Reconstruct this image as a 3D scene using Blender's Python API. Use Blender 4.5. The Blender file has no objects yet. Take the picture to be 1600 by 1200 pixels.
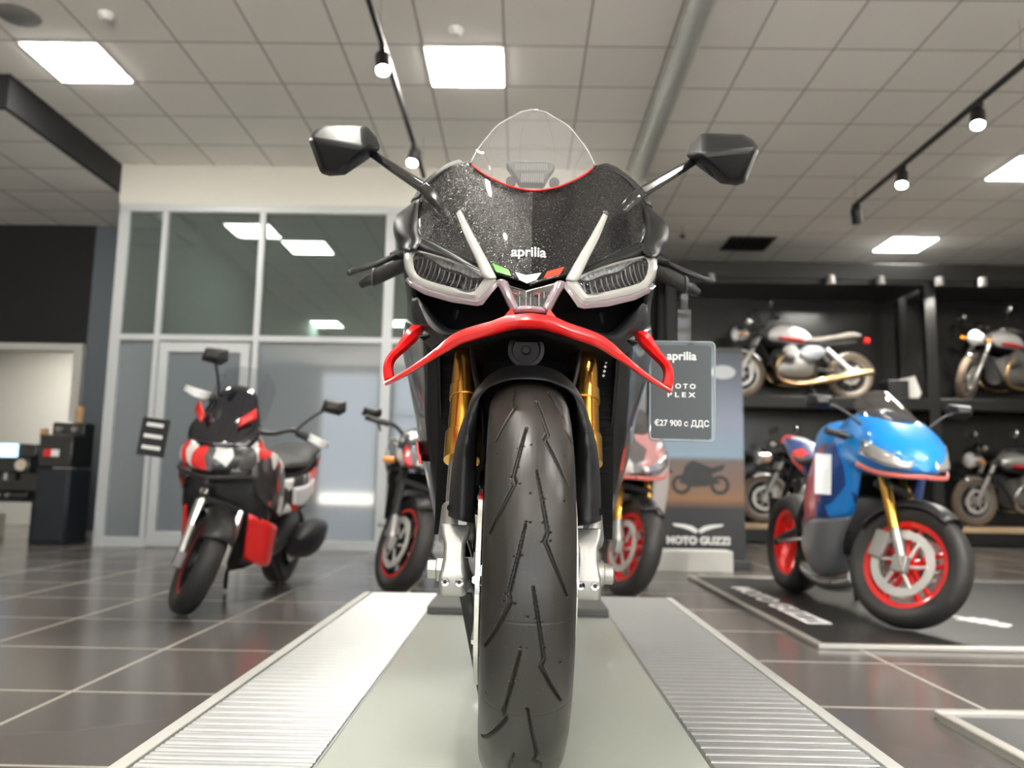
import bpy, bmesh, math, random
import numpy as np
from mathutils import Vector, Matrix, Quaternion
from mathutils.bvhtree import BVHTree
from math import sin, cos, pi, radians as RAD, atan, tan, sqrt
random.seed(7)
SC = bpy.context.scene
COL = SC.collection
# ---------------------------------------------------------------- camera maths
F = 1250.0
CAMP = Vector((0, 0, .66))
_ro = RAD(1.0); _ps = atan(14.8/F); _th = atan(159.7/F)
_f = Vector((-sin(_ps)*cos(_th), cos(_ps)*cos(_th), sin(_th)))
_r0 = _f.cross(Vector((0, 0, 1))).normalized(); _u0 = _r0.cross(_f)
_r = _r0*cos(_ro) + _u0*sin(_ro); _u = _u0*cos(_ro) - _r0*sin(_ro)
def ray(px, py): return _f*F + _r*(px-800) + _u*(600-py)
def P(px, py, Y): d = ray(px, py); return CAMP + d*(Y/d.y)
def PZ(px, py, z): d = ray(px, py); return CAMP + d*((z-CAMP.z)/d.z)
def proj(p):
    v = Vector(p)-CAMP; return (800+F*v.dot(_r)/v.dot(_f), 600-F*v.dot(_u)/v.dot(_f))
# ---------------------------------------------------------------- materials
MATS = {}
def mat(name, col=(.5,.5,.5), rough=.5, metal=0., coat=0., emit=0., alpha=1., trans=0., spec=None, ior=None, bump=None, noise=None, sheen=0.):
    if name in MATS: return MATS[name]
    m = bpy.data.materials.new(name); m.use_nodes = True
    nt = m.node_tree; b = nt.nodes['Principled BSDF']
    b.inputs['Base Color'].default_value = (*col, 1)
    b.inputs['Roughness'].default_value = rough; b.inputs['Metallic'].default_value = metal
    b.inputs['Coat Weight'].default_value = coat; b.inputs['Coat Roughness'].default_value = .03
    if emit: b.inputs['Emission Color'].default_value = (*col, 1); b.inputs['Emission Strength'].default_value = emit
    b.inputs['Alpha'].default_value = alpha; b.inputs['Transmission Weight'].default_value = trans
    if spec is not None: b.inputs['Specular IOR Level'].default_value = spec
    if ior: b.inputs['IOR'].default_value = ior
    tc = None
    def coord():
        nonlocal tc
        if tc is None: tc = nt.nodes.new('ShaderNodeTexCoord')
        return tc.outputs['Object']
    if noise:   # (scale, amount): gentle colour variation
        n = nt.nodes.new('ShaderNodeTexNoise'); n.inputs['Scale'].default_value = noise[0]; n.inputs['Detail'].default_value = 6
        nt.links.new(coord(), n.inputs['Vector'])
        mx = nt.nodes.new('ShaderNodeMix'); mx.data_type = 'RGBA'
        a = noise[1]
        mx.inputs[6].default_value = (*[c*(1-a) for c in col], 1); mx.inputs[7].default_value = (*[min(1, c*(1+a)) for c in col], 1)
        nt.links.new(n.outputs['Fac'], mx.inputs[0]); nt.links.new(mx.outputs[2], b.inputs['Base Color'])
    if bump:    # (scale, strength)
        n = nt.nodes.new('ShaderNodeTexNoise'); n.inputs['Scale'].default_value = bump[0]; n.inputs['Detail'].default_value = 3
        nt.links.new(coord(), n.inputs['Vector'])
        bp = nt.nodes.new('ShaderNodeBump'); bp.inputs['Strength'].default_value = bump[1]; bp.inputs['Distance'].default_value = .002
        nt.links.new(n.outputs['Fac'], bp.inputs['Height']); nt.links.new(bp.outputs['Normal'], b.inputs['Normal'])
    MATS[name] = m
    return m
# ---------------------------------------------------------------- tagging
def tag(o, label=None, cat=None, group=None, kind=None):
    if label: o['label'] = label
    if cat: o['category'] = cat
    if group: o['group'] = group
    if kind: o['kind'] = kind
    return o
def empty(name, loc=(0,0,0), rot=(0,0,0), label=None, cat=None, group=None):
    o = bpy.data.objects.new(name, None); COL.objects.link(o)
    o.location = loc; o.rotation_euler = rot; o.empty_display_size = .1
    return tag(o, label, cat, group)
def kids(o): return [c for c in bpy.data.objects if c.parent == o]
def copy_tree(o, parent=None):
    c = o.copy(); COL.objects.link(c)
    if parent: c.parent = parent
    for ch in kids(o): copy_tree(ch, c)
    return c
# ---------------------------------------------------------------- curves
def cr(pts, n):
    """Catmull-Rom resample of a list of tuples into n points."""
    p = np.array([tuple(q) for q in pts], float)
    if len(p) == 1: return [tuple(p[0])]*n
    d = np.maximum(np.linalg.norm(np.diff(p, axis=0), axis=1), 1e-6)
    k = len(p)-1; sl = np.diff(p, axis=0)/d[:, None]; m = np.zeros_like(p)
    m[0], m[-1] = sl[0], sl[-1]
    for i in range(1, k): m[i] = (sl[i-1]*d[i]+sl[i]*d[i-1])/(d[i-1]+d[i])
    if k > 1: m[0] = 1.5*sl[0]-.5*m[1]; m[-1] = 1.5*sl[-1]-.5*m[-2]
    out = []; cum = np.concatenate([[0], np.cumsum(d)]); tt = np.linspace(0, cum[-1], n)
    for t in tt:
        i = min(int(np.searchsorted(cum, t, side='right'))-1, k-1); u = (t-cum[i])/d[i]; L = d[i]
        out.append(tuple((2*u**3-3*u**2+1)*p[i] + (u**3-2*u**2+u)*m[i]*L + (-2*u**3+3*u**2)*p[i+1] + (u**3-u**2)*m[i+1]*L))
    return out
# ---------------------------------------------------------------- mesh builder
class MB:
    def __init__(s): s.v = []; s.f = []
    def add(s, vs, fs):
        o = len(s.v); s.v += [Vector(v) for v in vs]; s.f += [tuple(i+o for i in f) for f in fs]; return s
    def box(s, c, d, rot=None):
        x, y, z = d[0]/2, d[1]/2, d[2]/2
        vs = [Vector((a*x, b*y, e*z)) for a in (-1,1) for b in (-1,1) for e in (-1,1)]
        if rot is not None: 
            R = rot if isinstance(rot, Matrix) else Matrix.Rotation(rot, 3, 'Z')
            vs = [R @ v for v in vs]
        vs = [v+Vector(c) for v in vs]
        return s.add(vs, [(0,1,3,2),(4,6,7,5),(0,4,5,1),(2,3,7,6),(0,2,6,4),(1,5,7,3)])
    def bb(s, a, b): 
        return s.box([(a[i]+b[i])/2 for i in range(3)], [abs(b[i]-a[i]) for i in range(3)])
    def loft(s, rings, cap=True, closed=True):
        n = len(rings[0]); vs = [v for r in rings for v in r]; fs = []
        for i in range(len(rings)-1):
            for j in range(n if closed else n-1):
                a = i*n+j; b = i*n+(j+1) % n
                fs.append((a, b, b+n, a+n))
        if cap and closed:
            fs.append(tuple(range(n-1, -1, -1))); fs.append(tuple((len(rings)-1)*n+j for j in range(n)))
        return s.add(vs, fs)
    def tube(s, pts, r, n=12, closed=False, cap=True, flat=1.):
        pts = [Vector(p) for p in pts]; k = len(pts)
        rs = r if hasattr(r, '__len__') else [r]*k
        rings = []; up = None
        for i, p in enumerate(pts):
            if closed: t = (pts[(i+1) % k]-pts[i-1])
            else: t = pts[min(i+1, k-1)]-pts[max(i-1, 0)]
            if t.length < 1e-9: t = Vector((0,0,1))
            t.normalize()
            if up is None:
                up = Vector((0,0,1)) if abs(t.z) < .9 else Vector((1,0,0))
            a = (up - t*up.dot(t)).normalized(); b = t.cross(a); up = a
            rings.append([p + (a*cos(2*pi*j/n)*flat + b*sin(2*pi*j/n))*rs[i] for j in range(n)])
        if closed: rings.append(rings[0])
        return s.loft(rings, cap=cap and not closed)
    def lathe(s, prof, c=(0,0,0), axis='X', n=32, a0=0., a1=2*pi, M=None):
        """prof: (r, h) pairs; h runs along the axis."""
        full = abs(a1-a0-2*pi) < 1e-6; rings = []
        m = n if full else n+1
        for i in range(m):
            a = a0+(a1-a0)*i/n; ring = []
            for r, h in prof:
                if axis == 'X': q = Vector((h, r*cos(a), r*sin(a)))
                elif axis == 'Y': q = Vector((r*cos(a), h, -r*sin(a)))
                else: q = Vector((r*cos(a), r*sin(a), h))
                if M is not None: q = M @ q
                ring.append(q+Vector(c))
            rings.append(ring)
        if full: rings.append(rings[0])
        return s.loft(rings, cap=False, closed=False)
    def ball(s, c, r, n=16, m=10):
        rr = r if hasattr(r, '__len__') else (r, r, r)
        rings = [[(c[0]+rr[0]*sin(pi*i/m)*cos(2*pi*j/n), c[1]+rr[1]*sin(pi*i/m)*sin(2*pi*j/n), c[2]+rr[2]*cos(pi*i/m)) for j in range(n)] for i in range(m+1)]
        return s.loft(rings, cap=False)
    def cyl(s, a, b, r, n=20, r2=None):
        return s.tube([a, b], [r, r if r2 is None else r2], n)
    def grid(s, G):
        n = len(G[0]); vs = [v for r in G for v in r]
        return s.add(vs, [(i*n+j, i*n+j+1, (i+1)*n+j+1, (i+1)*n+j) for i in range(len(G)-1) for j in range(n-1)])
    def patch(s, rows, nu=12, nv=12, relax=0):
        R = [cr(r, nu) for r in rows]
        Cc = [cr([R[i][j] for i in range(len(R))], nv) for j in range(nu)]
        A = np.array([[Cc[j][i] for j in range(nu)] for i in range(nv)])
        for _ in range(relax):
            A[1:-1, 1:-1] = .5*A[1:-1, 1:-1] + .125*(A[:-2, 1:-1]+A[2:, 1:-1]+A[1:-1, :-2]+A[1:-1, 2:])
        return s.grid(A.tolist())
    def prism(s, pts, depth):
        """closed 3D polygon pts extruded by vector depth"""
        d = Vector(depth); pts = [Vector(p) for p in pts]
        return s.loft([pts, [p+d for p in pts]])
    def body(s, st, n=24, p=2.5):
        """stations (y, zc, hw, hz[, taper])"""
        rings = []
        for q in st:
            y, zc, hw, hz = q[:4]; k = q[4] if len(q) > 4 else 0; ring = []
            for j in range(n):
                a = 2*pi*j/n; c_, s_ = cos(a), sin(a)
                X = abs(c_)**(2/p)*(1 if c_ > 0 else -1); Z = abs(s_)**(2/p)*(1 if s_ > 0 else -1)
                ring.append((hw*X*(1-k*Z), y, zc+hz*Z))
            rings.append(ring)
        m = len(rings); cols = [cr([rings[i][j] for i in range(m)], m*4) for j in range(n)]
        return s.loft([[cols[j][i] for j in range(n)] for i in range(m*4)])
    def mirror(s, start=0):
        vs = s.v[start:]; o = len(s.v)
        fs = [f for f in s.f if min(f) >= start]
        s.v += [Vector((-v.x, v.y, v.z)) for v in vs]
        s.f += [tuple(reversed([i-start+o for i in f])) for f in fs]
        return s
    def flip(s): s.v = [Vector((-v.x, v.y, v.z)) for v in s.v]; s.f = [tuple(reversed(f)) for f in s.f]; return s
    def xf(s, M, start=0):
        for i in range(start, len(s.v)): s.v[i] = M @ s.v[i]
        return s
    def hull(s, pts):
        bm = bmesh.new()
        for p in pts: bm.verts.new(p)
        r = bmesh.ops.convex_hull(bm, input=bm.verts)
        dead = [g for g in r['geom_interior']+r['geom_unused'] if isinstance(g, bmesh.types.BMVert)]
        bmesh.ops.delete(bm, geom=list(set(dead)), context='VERTS')
        bmesh.ops.dissolve_limit(bm, angle_limit=RAD(4), verts=bm.verts, edges=bm.edges)
        bm.verts.index_update()
        s.add([v.co.copy() for v in bm.verts], [tuple(v.index for v in f.verts) for f in bm.faces]); bm.free(); return s
    def build(s, name, m, parent=None, bevel=0, solid=0, off=0, sub=0, angle=35, weld=True, seg=2, label=None, flat=False):
        me = bpy.data.meshes.new(name); me.from_pydata([tuple(v) for v in s.v], [], s.f)
        bm = bmesh.new(); bm.from_mesh(me)
        if weld: bmesh.ops.remove_doubles(bm, verts=bm.verts, dist=1e-5)
        bmesh.ops.dissolve_degenerate(bm, edges=bm.edges, dist=1e-6)
        bmesh.ops.recalc_face_normals(bm, faces=bm.faces)
        bm.to_mesh(me); bm.free()
        if not flat:
            me.polygons.foreach_set('use_smooth', [True]*len(me.polygons))
            me.set_sharp_from_angle(angle=RAD(angle))
        for mm in (m if isinstance(m, (list, tuple)) else [m]): me.materials.append(mm)
        o = bpy.data.objects.new(name, me); COL.objects.link(o)
        if parent: o.parent = parent
        if solid:
            md = o.modifiers.new('s', 'SOLIDIFY'); md.thickness = solid; md.offset = off
        if bevel:
            md = o.modifiers.new('b', 'BEVEL'); md.width = bevel; md.segments = seg; md.limit_method = 'ANGLE'; md.angle_limit = RAD(30); md.harden_normals = False
        if sub:
            md = o.modifiers.new('u', 'SUBSURF'); md.levels = sub; md.render_levels = sub
        if label: o['label'] = label
        return o
def struct(name, mb, m, **k):
    o = mb.build(name, m, None, **k); o['kind'] = 'structure'; return o
def text_mesh(txt, bold=0., res=6):
    """text outlines as 2D verts/faces, left-bottom origin, height 1 = cap height"""
    cu = bpy.data.curves.new('t', 'FONT'); cu.body = txt; cu.size = 1; cu.offset = bold; cu.resolution_u = res; cu.fill_mode = 'FRONT'
    o = bpy.data.objects.new('t', cu); COL.objects.link(o)
    dg = bpy.context.evaluated_depsgraph_get(); dg.update()
    me = bpy.data.meshes.new_from_object(o.evaluated_get(dg))
    vs = [v.co.copy() for v in me.vertices]; fs = [tuple(p.vertices) for p in me.polygons]
    bpy.data.objects.remove(o); bpy.data.meshes.remove(me)
    x0 = min(v.x for v in vs); x1 = max(v.x for v in vs)
    return [((v.x-x0)/(x1-x0), v.y) for v in vs], fs, x1-x0
# ---------------------------------------------------------------- special materials
def thin_glass(name, tint, refl=.08, rough=.0, haze=0., hazecol=(.8,.8,.8)):
    m = bpy.data.materials.new(name); m.use_nodes = True; nt = m.node_tree; nt.nodes.clear()
    out = nt.nodes.new('ShaderNodeOutputMaterial'); tr = nt.nodes.new('ShaderNodeBsdfTransparent'); gl = nt.nodes.new('ShaderNodeBsdfGlossy')
    tr.inputs['Color'].default_value = (*tint, 1); gl.inputs['Roughness'].default_value = rough; gl.inputs['Color'].default_value = (1,1,1,1)
    lw = nt.nodes.new('ShaderNodeFresnel'); lw.inputs['IOR'].default_value = 1.5
    ad = nt.nodes.new('ShaderNodeMath'); ad.operation = 'ADD'; ad.use_clamp = True; ad.inputs[1].default_value = refl
    nt.links.new(lw.outputs[0], ad.inputs[0])
    mx = nt.nodes.new('ShaderNodeMixShader'); nt.links.new(ad.outputs[0], mx.inputs[0])
    base = tr.outputs[0]
    if haze:
        df = nt.nodes.new('ShaderNodeBsdfDiffuse'); df.inputs['Color'].default_value = (*hazecol, 1)
        m2 = nt.nodes.new('ShaderNodeMixShader'); m2.inputs[0].default_value = haze
        nt.links.new(tr.outputs[0], m2.inputs[1]); nt.links.new(df.outputs[0], m2.inputs[2]); base = m2.outputs[0]
    nt.links.new(base, mx.inputs[1]); nt.links.new(gl.outputs[0], mx.inputs[2]); nt.links.new(mx.outputs[0], out.inputs[0])
    MATS[name] = m; return m
def tile_mat(name, base, line, size, origin, width, rough=.5, lrough=.6, var=.06, nscale=3., coat=0., bump=0., spec=.5):
    """grid of tiles in world x / y"""
    m = mat(name, base, rough, coat=coat, spec=spec); nt = m.node_tree; b = nt.nodes['Principled BSDF']; N = nt.nodes.new; L = nt.links.new
    g = N('ShaderNodeNewGeometry'); sp = N('ShaderNodeSeparateXYZ'); L(g.outputs['Position'], sp.inputs[0])
    def M(op, a, bb=None):
        n = N('ShaderNodeMath'); n.operation = op
        for i, v in enumerate((a, bb)):
            if v is None: continue
            if isinstance(v, (int, float)): n.inputs[i].default_value = v
            else: L(v, n.inputs[i])
        return n.outputs[0]
    masks = []; ids = []
    for k in (0, 1):
        t = M('DIVIDE', M('SUBTRACT', sp.outputs[k], origin[k]), size[k]); fr = M('FRACT', t); ids.append(M('FLOOR', t))
        d = M('MULTIPLY', M('MINIMUM', fr, M('SUBTRACT', 1., fr)), size[k]); masks.append(M('LESS_THAN', d, width/2))
    mask = M('MAXIMUM', masks[0], masks[1])
    wn = N('ShaderNodeTexWhiteNoise'); wn.noise_dimensions = '2D'; cb = N('ShaderNodeCombineXYZ'); L(ids[0], cb.inputs[0]); L(ids[1], cb.inputs[1]); L(cb.outputs[0], wn.inputs['Vector'])
    ns = N('ShaderNodeTexNoise'); ns.inputs['Scale'].default_value = nscale; ns.inputs['Detail'].default_value = 8; L(g.outputs['Position'], ns.inputs['Vector'])
    f = M('ADD', M('MULTIPLY', wn.outputs['Value'], var), M('MULTIPLY', ns.outputs['Fac'], var*2)); f = M('ADD', f, 1-var*1.5)
    mul = N('ShaderNodeVectorMath'); mul.operation = 'SCALE'; mul.inputs[0].default_value = base; L(f, mul.inputs['Scale'])
    mx = N('ShaderNodeMix'); mx.data_type = 'RGBA'; L(mask, mx.inputs[0]); L(mul.outputs[0], mx.inputs[6]); mx.inputs[7].default_value = (*line, 1)
    L(mx.outputs[2], b.inputs['Base Color'])
    rr = N('ShaderNodeMix'); rr.data_type = 'FLOAT'; L(mask, rr.inputs[0]); rr.inputs[2].default_value = rough; rr.inputs[3].default_value = lrough; L(rr.outputs[0], b.inputs['Roughness'])
    if bump:
        bp = N('ShaderNodeBump'); bp.inputs['Strength'].default_value = 1; bp.inputs['Distance'].default_value = bump; L(M('SUBTRACT', 1., mask), bp.inputs['Height']); L(bp.outputs[0], b.inputs['Normal'])
    return m
def flake_mat(name, col, flake, rough=.25, scale=2600., amount=.5):
    m = mat(name, col, rough, metal=0., coat=1.); nt = m.node_tree; b = nt.nodes['Principled BSDF']; N = nt.nodes.new; L = nt.links.new
    tc = N('ShaderNodeTexCoord'); vo = N('ShaderNodeTexVoronoi'); vo.inputs['Scale'].default_value = scale; L(tc.outputs['Object'], vo.inputs['Vector'])
    sp = N('ShaderNodeSeparateColor'); L(vo.outputs['Color'], sp.inputs[0])
    gt = N('ShaderNodeMath'); gt.operation = 'GREATER_THAN'; gt.inputs[1].default_value = 1-amount; L(sp.outputs[0], gt.inputs[0])
    L(gt.outputs[0], b.inputs['Metallic'])
    mx = N('ShaderNodeMix'); mx.data_type = 'RGBA'; L(gt.outputs[0], mx.inputs[0]); mx.inputs[6].default_value = (*col, 1); mx.inputs[7].default_value = (*flake, 1); L(mx.outputs[2], b.inputs['Base Color'])
    # every flake has its own tilt
    g = N('ShaderNodeNewGeometry'); sb = N('ShaderNodeVectorMath'); sb.operation = 'SUBTRACT'; L(vo.outputs['Color'], sb.inputs[0]); sb.inputs[1].default_value = (.5, .5, .5)
    sc = N('ShaderNodeVectorMath'); sc.operation = 'SCALE'; sc.inputs['Scale'].default_value = .55; L(sb.outputs[0], sc.inputs[0])
    ad = N('ShaderNodeVectorMath'); ad.operation = 'ADD'; L(g.outputs['Normal'], ad.inputs[0]); L(sc.outputs[0], ad.inputs[1])
    nm = N('ShaderNodeVectorMath'); nm.operation = 'NORMALIZE'; L(ad.outputs[0], nm.inputs[0]); L(nm.outputs[0], b.inputs['Normal'])
    L(g.outputs['Normal'], b.inputs['Coat Normal'])
    return m
def panel_img(name, base, spots, scale, rough=.3, coat=.5, thr=.5):
    """angular two-tone camouflage"""
    m = mat(name, base, rough, coat=coat); nt = m.node_tree; b = nt.nodes['Principled BSDF']; N = nt.nodes.new; L = nt.links.new
    tc = N('ShaderNodeTexCoord'); mp = N('ShaderNodeMapping'); mp.inputs['Rotation'].default_value = (.5, .6, .3); mp.inputs['Scale'].default_value = (1, 1, .45); L(tc.outputs['Object'], mp.inputs['Vector'])
    vo = N('ShaderNodeTexVoronoi'); vo.inputs['Scale'].default_value = scale; vo.distance = 'MANHATTAN'; L(mp.outputs[0], vo.inputs['Vector'])
    sp = N('ShaderNodeSeparateColor'); L(vo.outputs['Color'], sp.inputs[0])
    rp = N('ShaderNodeValToRGB'); rp.color_ramp.interpolation = 'CONSTANT'; L(sp.outputs[0], rp.inputs[0])
    el = rp.color_ramp.elements; el[0].position = 0; el[0].color = (*base, 1); el[1].position = thr; el[1].color = (*spots[0], 1)
    for i, c in enumerate(spots[1:]):
        e = el.new(thr+(1-thr)*(i+1)/len(spots)); e.color = (*c, 1)
    L(rp.outputs[0], b.inputs['Base Color']); return m
M_black = mat('matte_black', (.008,.008,.009), .45)
M_deep = mat('deep_black', (.004,.004,.004), .8, spec=.2)
M_gloss = mat('gloss_black', (.008,.008,.009), .12, coat=1.)
M_satin = mat('satin_black_plastic', (.009,.0095,.0105), .42, spec=.4, bump=(900, .25))
M_rubber = mat('rubber', (.022,.021,.020), .55)
M_red = mat('red_paint', (.72,.006,.008), .36, coat=.35)
M_redm = mat('red_rim', (.75,.012,.012), .35, coat=.6)
M_gold = mat('gold_anodised', (.75,.42,.09), .22, metal=1.)
M_silver = mat('cast_aluminium', (.42,.415,.40), .42, metal=.85, bump=(500, .15))
M_steel = mat('bright_steel', (.7,.7,.68), .18, metal=1.)
M_chrome = mat('chrome', (.85,.84,.82), .07, metal=1.)
M_white = mat('white_plastic', (.75,.75,.74), .35)
M_wtext = mat('white_print', (.85,.85,.84), .5)
M_dark = mat('dark_grey_metal', (.05,.05,.05), .4, metal=.5)
M_engine = mat('engine_grey', (.13,.13,.13), .4, metal=.6)
M_seat = mat('seat_vinyl', (.03,.03,.03), .6)
M_lens = thin_glass('clear_lens', (.93,.93,.95), .03)
# ---------------------------------------------------------------- the room
CZ = 3.92; T = .612; OX, OY = -.78, 5.6
M_ceil = tile_mat('ceiling_tiles', (.86,.83,.79), (.40,.38,.36), (T, T), (OX, OY), .016, rough=.9, var=.05, nscale=1.2, spec=.1)
M_floor = tile_mat('floor_tiles', (.115,.104,.098), (.38,.35,.31), (.71, .655), (-1.39, 2.59), .013, rough=.2, lrough=.5, var=.12, nscale=2.5, spec=.5)
M_wall = mat('cream_wall', (.62,.60,.55), .85)
M_blackwall = mat('black_wall', (.006,.006,.007), .6)
M_greywall = mat('blue_grey_wall', (.12,.14,.16), .7)
M_alu = mat('grey_aluminium_profile', (.50,.52,.53), .45, metal=.2)
M_office = mat('office_wall', (.22,.27,.26), .8)
M_upglass = thin_glass('tinted_glass', (.55,.62,.59), .0, haze=.10, hazecol=(.5,.56,.53))
M_frost = mat('frosted_film', (.155,.18,.20), .06, spec=1., coat=1.)
M_panel = mat('led_panel', (1,.97,.90), .5, emit=24.)
M_panelo = mat('led_panel_office', (1,.98,.92), .5, emit=9.)
M_bulb = mat('spot_bulb', (1,.97,.90), .5, emit=60.)
struct('floor', MB().bb((-10, -6.2, -.1), (9, 18, 0)), M_floor)
# ceiling: main field, with the holes the LED panels sit in left as recessed panels just under it
struct('ceiling', MB().bb((-4.2, -6.2, CZ), (9, 18.1, CZ+.1)).bb((-4.45, 7.9, CZ), (-4.2, 18.1, CZ+.1)), M_ceil)
struct('ceiling_over_entrance', MB().bb((-10, -6.2, CZ), (-4.2, 6.1, CZ+.1)), M_ceil)
struct('ceiling_lowered', MB().bb((-10, 6.14, 3.63), (-4.24, 9.1, 3.7)), tile_mat('ceiling_tiles_low', (.85,.83,.81), (.40,.39,.38), (T, T), (-4.24, 6.14), .02, rough=.9, spec=.1))
struct('trim_soffit', MB().bb((-4.24, 6.1, 3.63), (-4.2, 8.0, CZ)).bb((-10, 6.1, 3.63), (-4.24, 6.14, CZ)), M_blackwall)
struct('wall_back_left', MB().bb((-5.05, 9.1, 0), (-4.2, 9.2, CZ)), M_greywall)
_w = MB().bb((-10, 9.1, 2.20), (-5.05, 9.2, CZ)).bb((-10, 9.1, 0), (-7.35, 9.2, 2.20))
struct('wall_back_black', _w, M_blackwall)
# opening to the side room, with its cream frame and the room behind
struct('door_1', MB().bb((-7.35, 9.02, 2.12), (-5.05, 9.2, 2.20)).bb((-5.15, 9.02, 0), (-5.05, 9.2, 2.12)).bb((-7.35, 9.02, 0), (-7.25, 9.2, 2.12)), mat('cream_frame', (.55,.54,.50), .6), bevel=.006)
struct('wall_side_room', MB().bb((-10, 11.5, 0), (-4.4, 11.6, 2.8)).bb((-4.5, 9.2, 0), (-4.4, 11.5, 2.8)).bb((-10, 9.2, 2.7), (-4.4, 11.5, 2.8)), M_wall)
struct('wall_left', MB().bb((-10.1, -6.2, 0), (-10, 11.6, CZ)), M_wall)
struct('wall_right', MB().bb((9, -6.2, 0), (9.1, 11.3, CZ)), M_wall)
struct('wall_back_right', MB().bb((1.2, 11.2, 0), (9, 11.3, CZ)), mat('back_wall_dark', (.02,.02,.021), .6))
# front facade behind the photographer: two glazed openings
struct('wall_front', MB().bb((-10, -6.3, 0), (-5.55, -6.1, CZ)).bb((-4.0, -6.3, 0), (-3.6, -6.1, CZ)).bb((8.4, -6.3, 0), (9, -6.1, CZ)).bb((-5.55, -6.3, 3.7), (8.4, -6.1, CZ)), M_wall)
_m = MB()
for x in (-3.55, -1.2, 1.2, 3.6, 6.0, 8.35): _m.bb((x-.04, -6.25, 0), (x+.04, -6.15, 3.7))
_m.bb((-3.6, -6.25, 2.5), (8.4, -6.15, 2.58)).bb((-5.55, -6.25, 0), (-4.0, -6.15, .08)).bb((-3.6, -6.25, 0), (8.4, -6.15, .08))
struct('window_4', _m, M_alu)
struct('ground_outside', MB().bb((-30, -40, -.2), (30, -6.3, -.02)), mat('pavement', (.55,.54,.5), .8))
# fascia over the glass partition and partition itself
GX = [-4.14, -3.71, -2.70, -1.37, 0., 1.2]; GY = 8.0
struct('trim_fascia', MB().bb((-4.2, GY-.05, 3.50), (1.25, GY+.1, CZ)), M_wall)
fr = MB()
for x, w in zip(GX, (.1, .055, .06, .1, .06, .1)): fr.bb((x-w/2, GY-.045, 0), (x+w/2, GY+.045, 3.44))
fr.bb((-4.19, GY-.045, 3.42), (1.25, GY+.045, 3.50)); fr.bb((-4.14, GY-.04, 2.07), (1.2, GY+.04, 2.13)); fr.bb((-4.14, GY-.04, 0), (1.2, GY+.04, .1))
struct('window_1', fr, M_alu, bevel=.004)
up = MB(); lo = MB()
for a, b in zip(GX, GX[1:]):
    up.bb((a+.03, GY-.006, 2.13), (b-.03, GY+.006, 3.44))
    if a != -3.71: lo.bb((a+.03, GY-.006, .1), (b-.03, GY+.006, 2.07))
struct('window_2', up, M_upglass, flat=True); struct('window_3', lo, M_frost, flat=True)
d = MB().bb((-3.67, GY-.05, .02), (-3.58, GY+.03, 2.05)).bb((-2.84, GY-.05, .02), (-2.75, GY+.03, 2.05)).bb((-3.58, GY-.05, 1.95), (-2.84, GY+.03, 2.05)).bb((-3.58, GY-.05, .02), (-2.84, GY+.03, .16))
dd = struct('door_2', d, M_alu, bevel=.004)
MB().bb((-3.58, GY-.02, .16), (-2.84, GY-.01, 1.95)).build('door_pane', M_frost, dd, flat=True)
MB().tube([(-2.80, GY-.05, 1.15), (-2.80, GY-.1, 1.15), (-2.80, GY-.1, .9), (-2.80, GY-.05, .9)], .01).build('door_handle', M_dark, dd)
struct('wall_partition', MB().bb((1.2, GY+.05, 0), (1.26, 18, CZ)), mat('grey_partition', (.2,.2,.2), .7))
# office behind the glass
struct('wall_office', MB().bb((-4.4, 18, 0), (1.2, 18.1, CZ)).bb((-4.4, 9.2, 0), (-4.3, 18, CZ)), M_office)
# baseboards and the light duct on the ceiling
struct('baseboard_left', MB().bb((-5.05, 9.07, 0), (-4.2, 9.1, .08)), M_alu)
dk = MB().tube([(1.15, -6, CZ-.1), (1.15, 8.0, CZ-.1)], .085, 28)
dk = dk.build('ceiling_duct', mat('duct_grey', (.50,.51,.49), .4, metal=.3))
tag(dk, 'long round pale grey duct running along the tiled ceiling', 'duct')
# LED panels
def led(x, y, label, m=M_panel, z=CZ, s=T):
    e = empty('ceiling_panel_light', (x, y, z), label=label, cat='ceiling light', group=None)
    MB().bb((-s/2+.004, -s/2+.004, -.012), (s/2-.004, s/2-.004, -.001)).build('light_frame', M_white, e)
    MB().bb((-s/2+.022, -s/2+.022, -.018), (s/2-.022, s/2-.022, -.0122)).build('diffuser', m, e)
    return e
G = lambda i, o=0: o+T*(i+.5)
led(G(0, OX), G(0, OY), 'square LED ceiling light above the big black motorcycle, next to the front track rail')
led(G(-5, OX), G(0, OY), 'square LED ceiling light beside the black soffit corner')
led(G(9, OX), G(7, OY)+.1, 'square LED ceiling light just in front of the black shelving rack')
led(G(9, OX)+.05, G(3, OY), 'square LED ceiling light cut by the right edge of the photo')
for i in (0, 5, 9):
    for j in (-9, -14): 
        led(G(i, OX), G(j, OY), 'square LED ceiling light overhead behind the photographer')['group'] = 'ceiling lights behind the photographer'
for x, y, l in ((-3.0, 10.8, 'square LED ceiling light seen through the upper office glass, nearest'), (-4.05, 16.2, 'small office ceiling light through the narrow glass beside the door'), (-2.5, 16.0, 'small far office ceiling light seen low through the glass')):
    led(x if y < 12 else x*1.0, y, l, M_panelo)
led(-6.0, 10.4, 'added unseen LED panel that brightens the side room behind the cream doorway', mat('added_fill_side_room', (1,.97,.9), .5, emit=20.), 2.7)  # panel added out of view to brighten the side room
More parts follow.
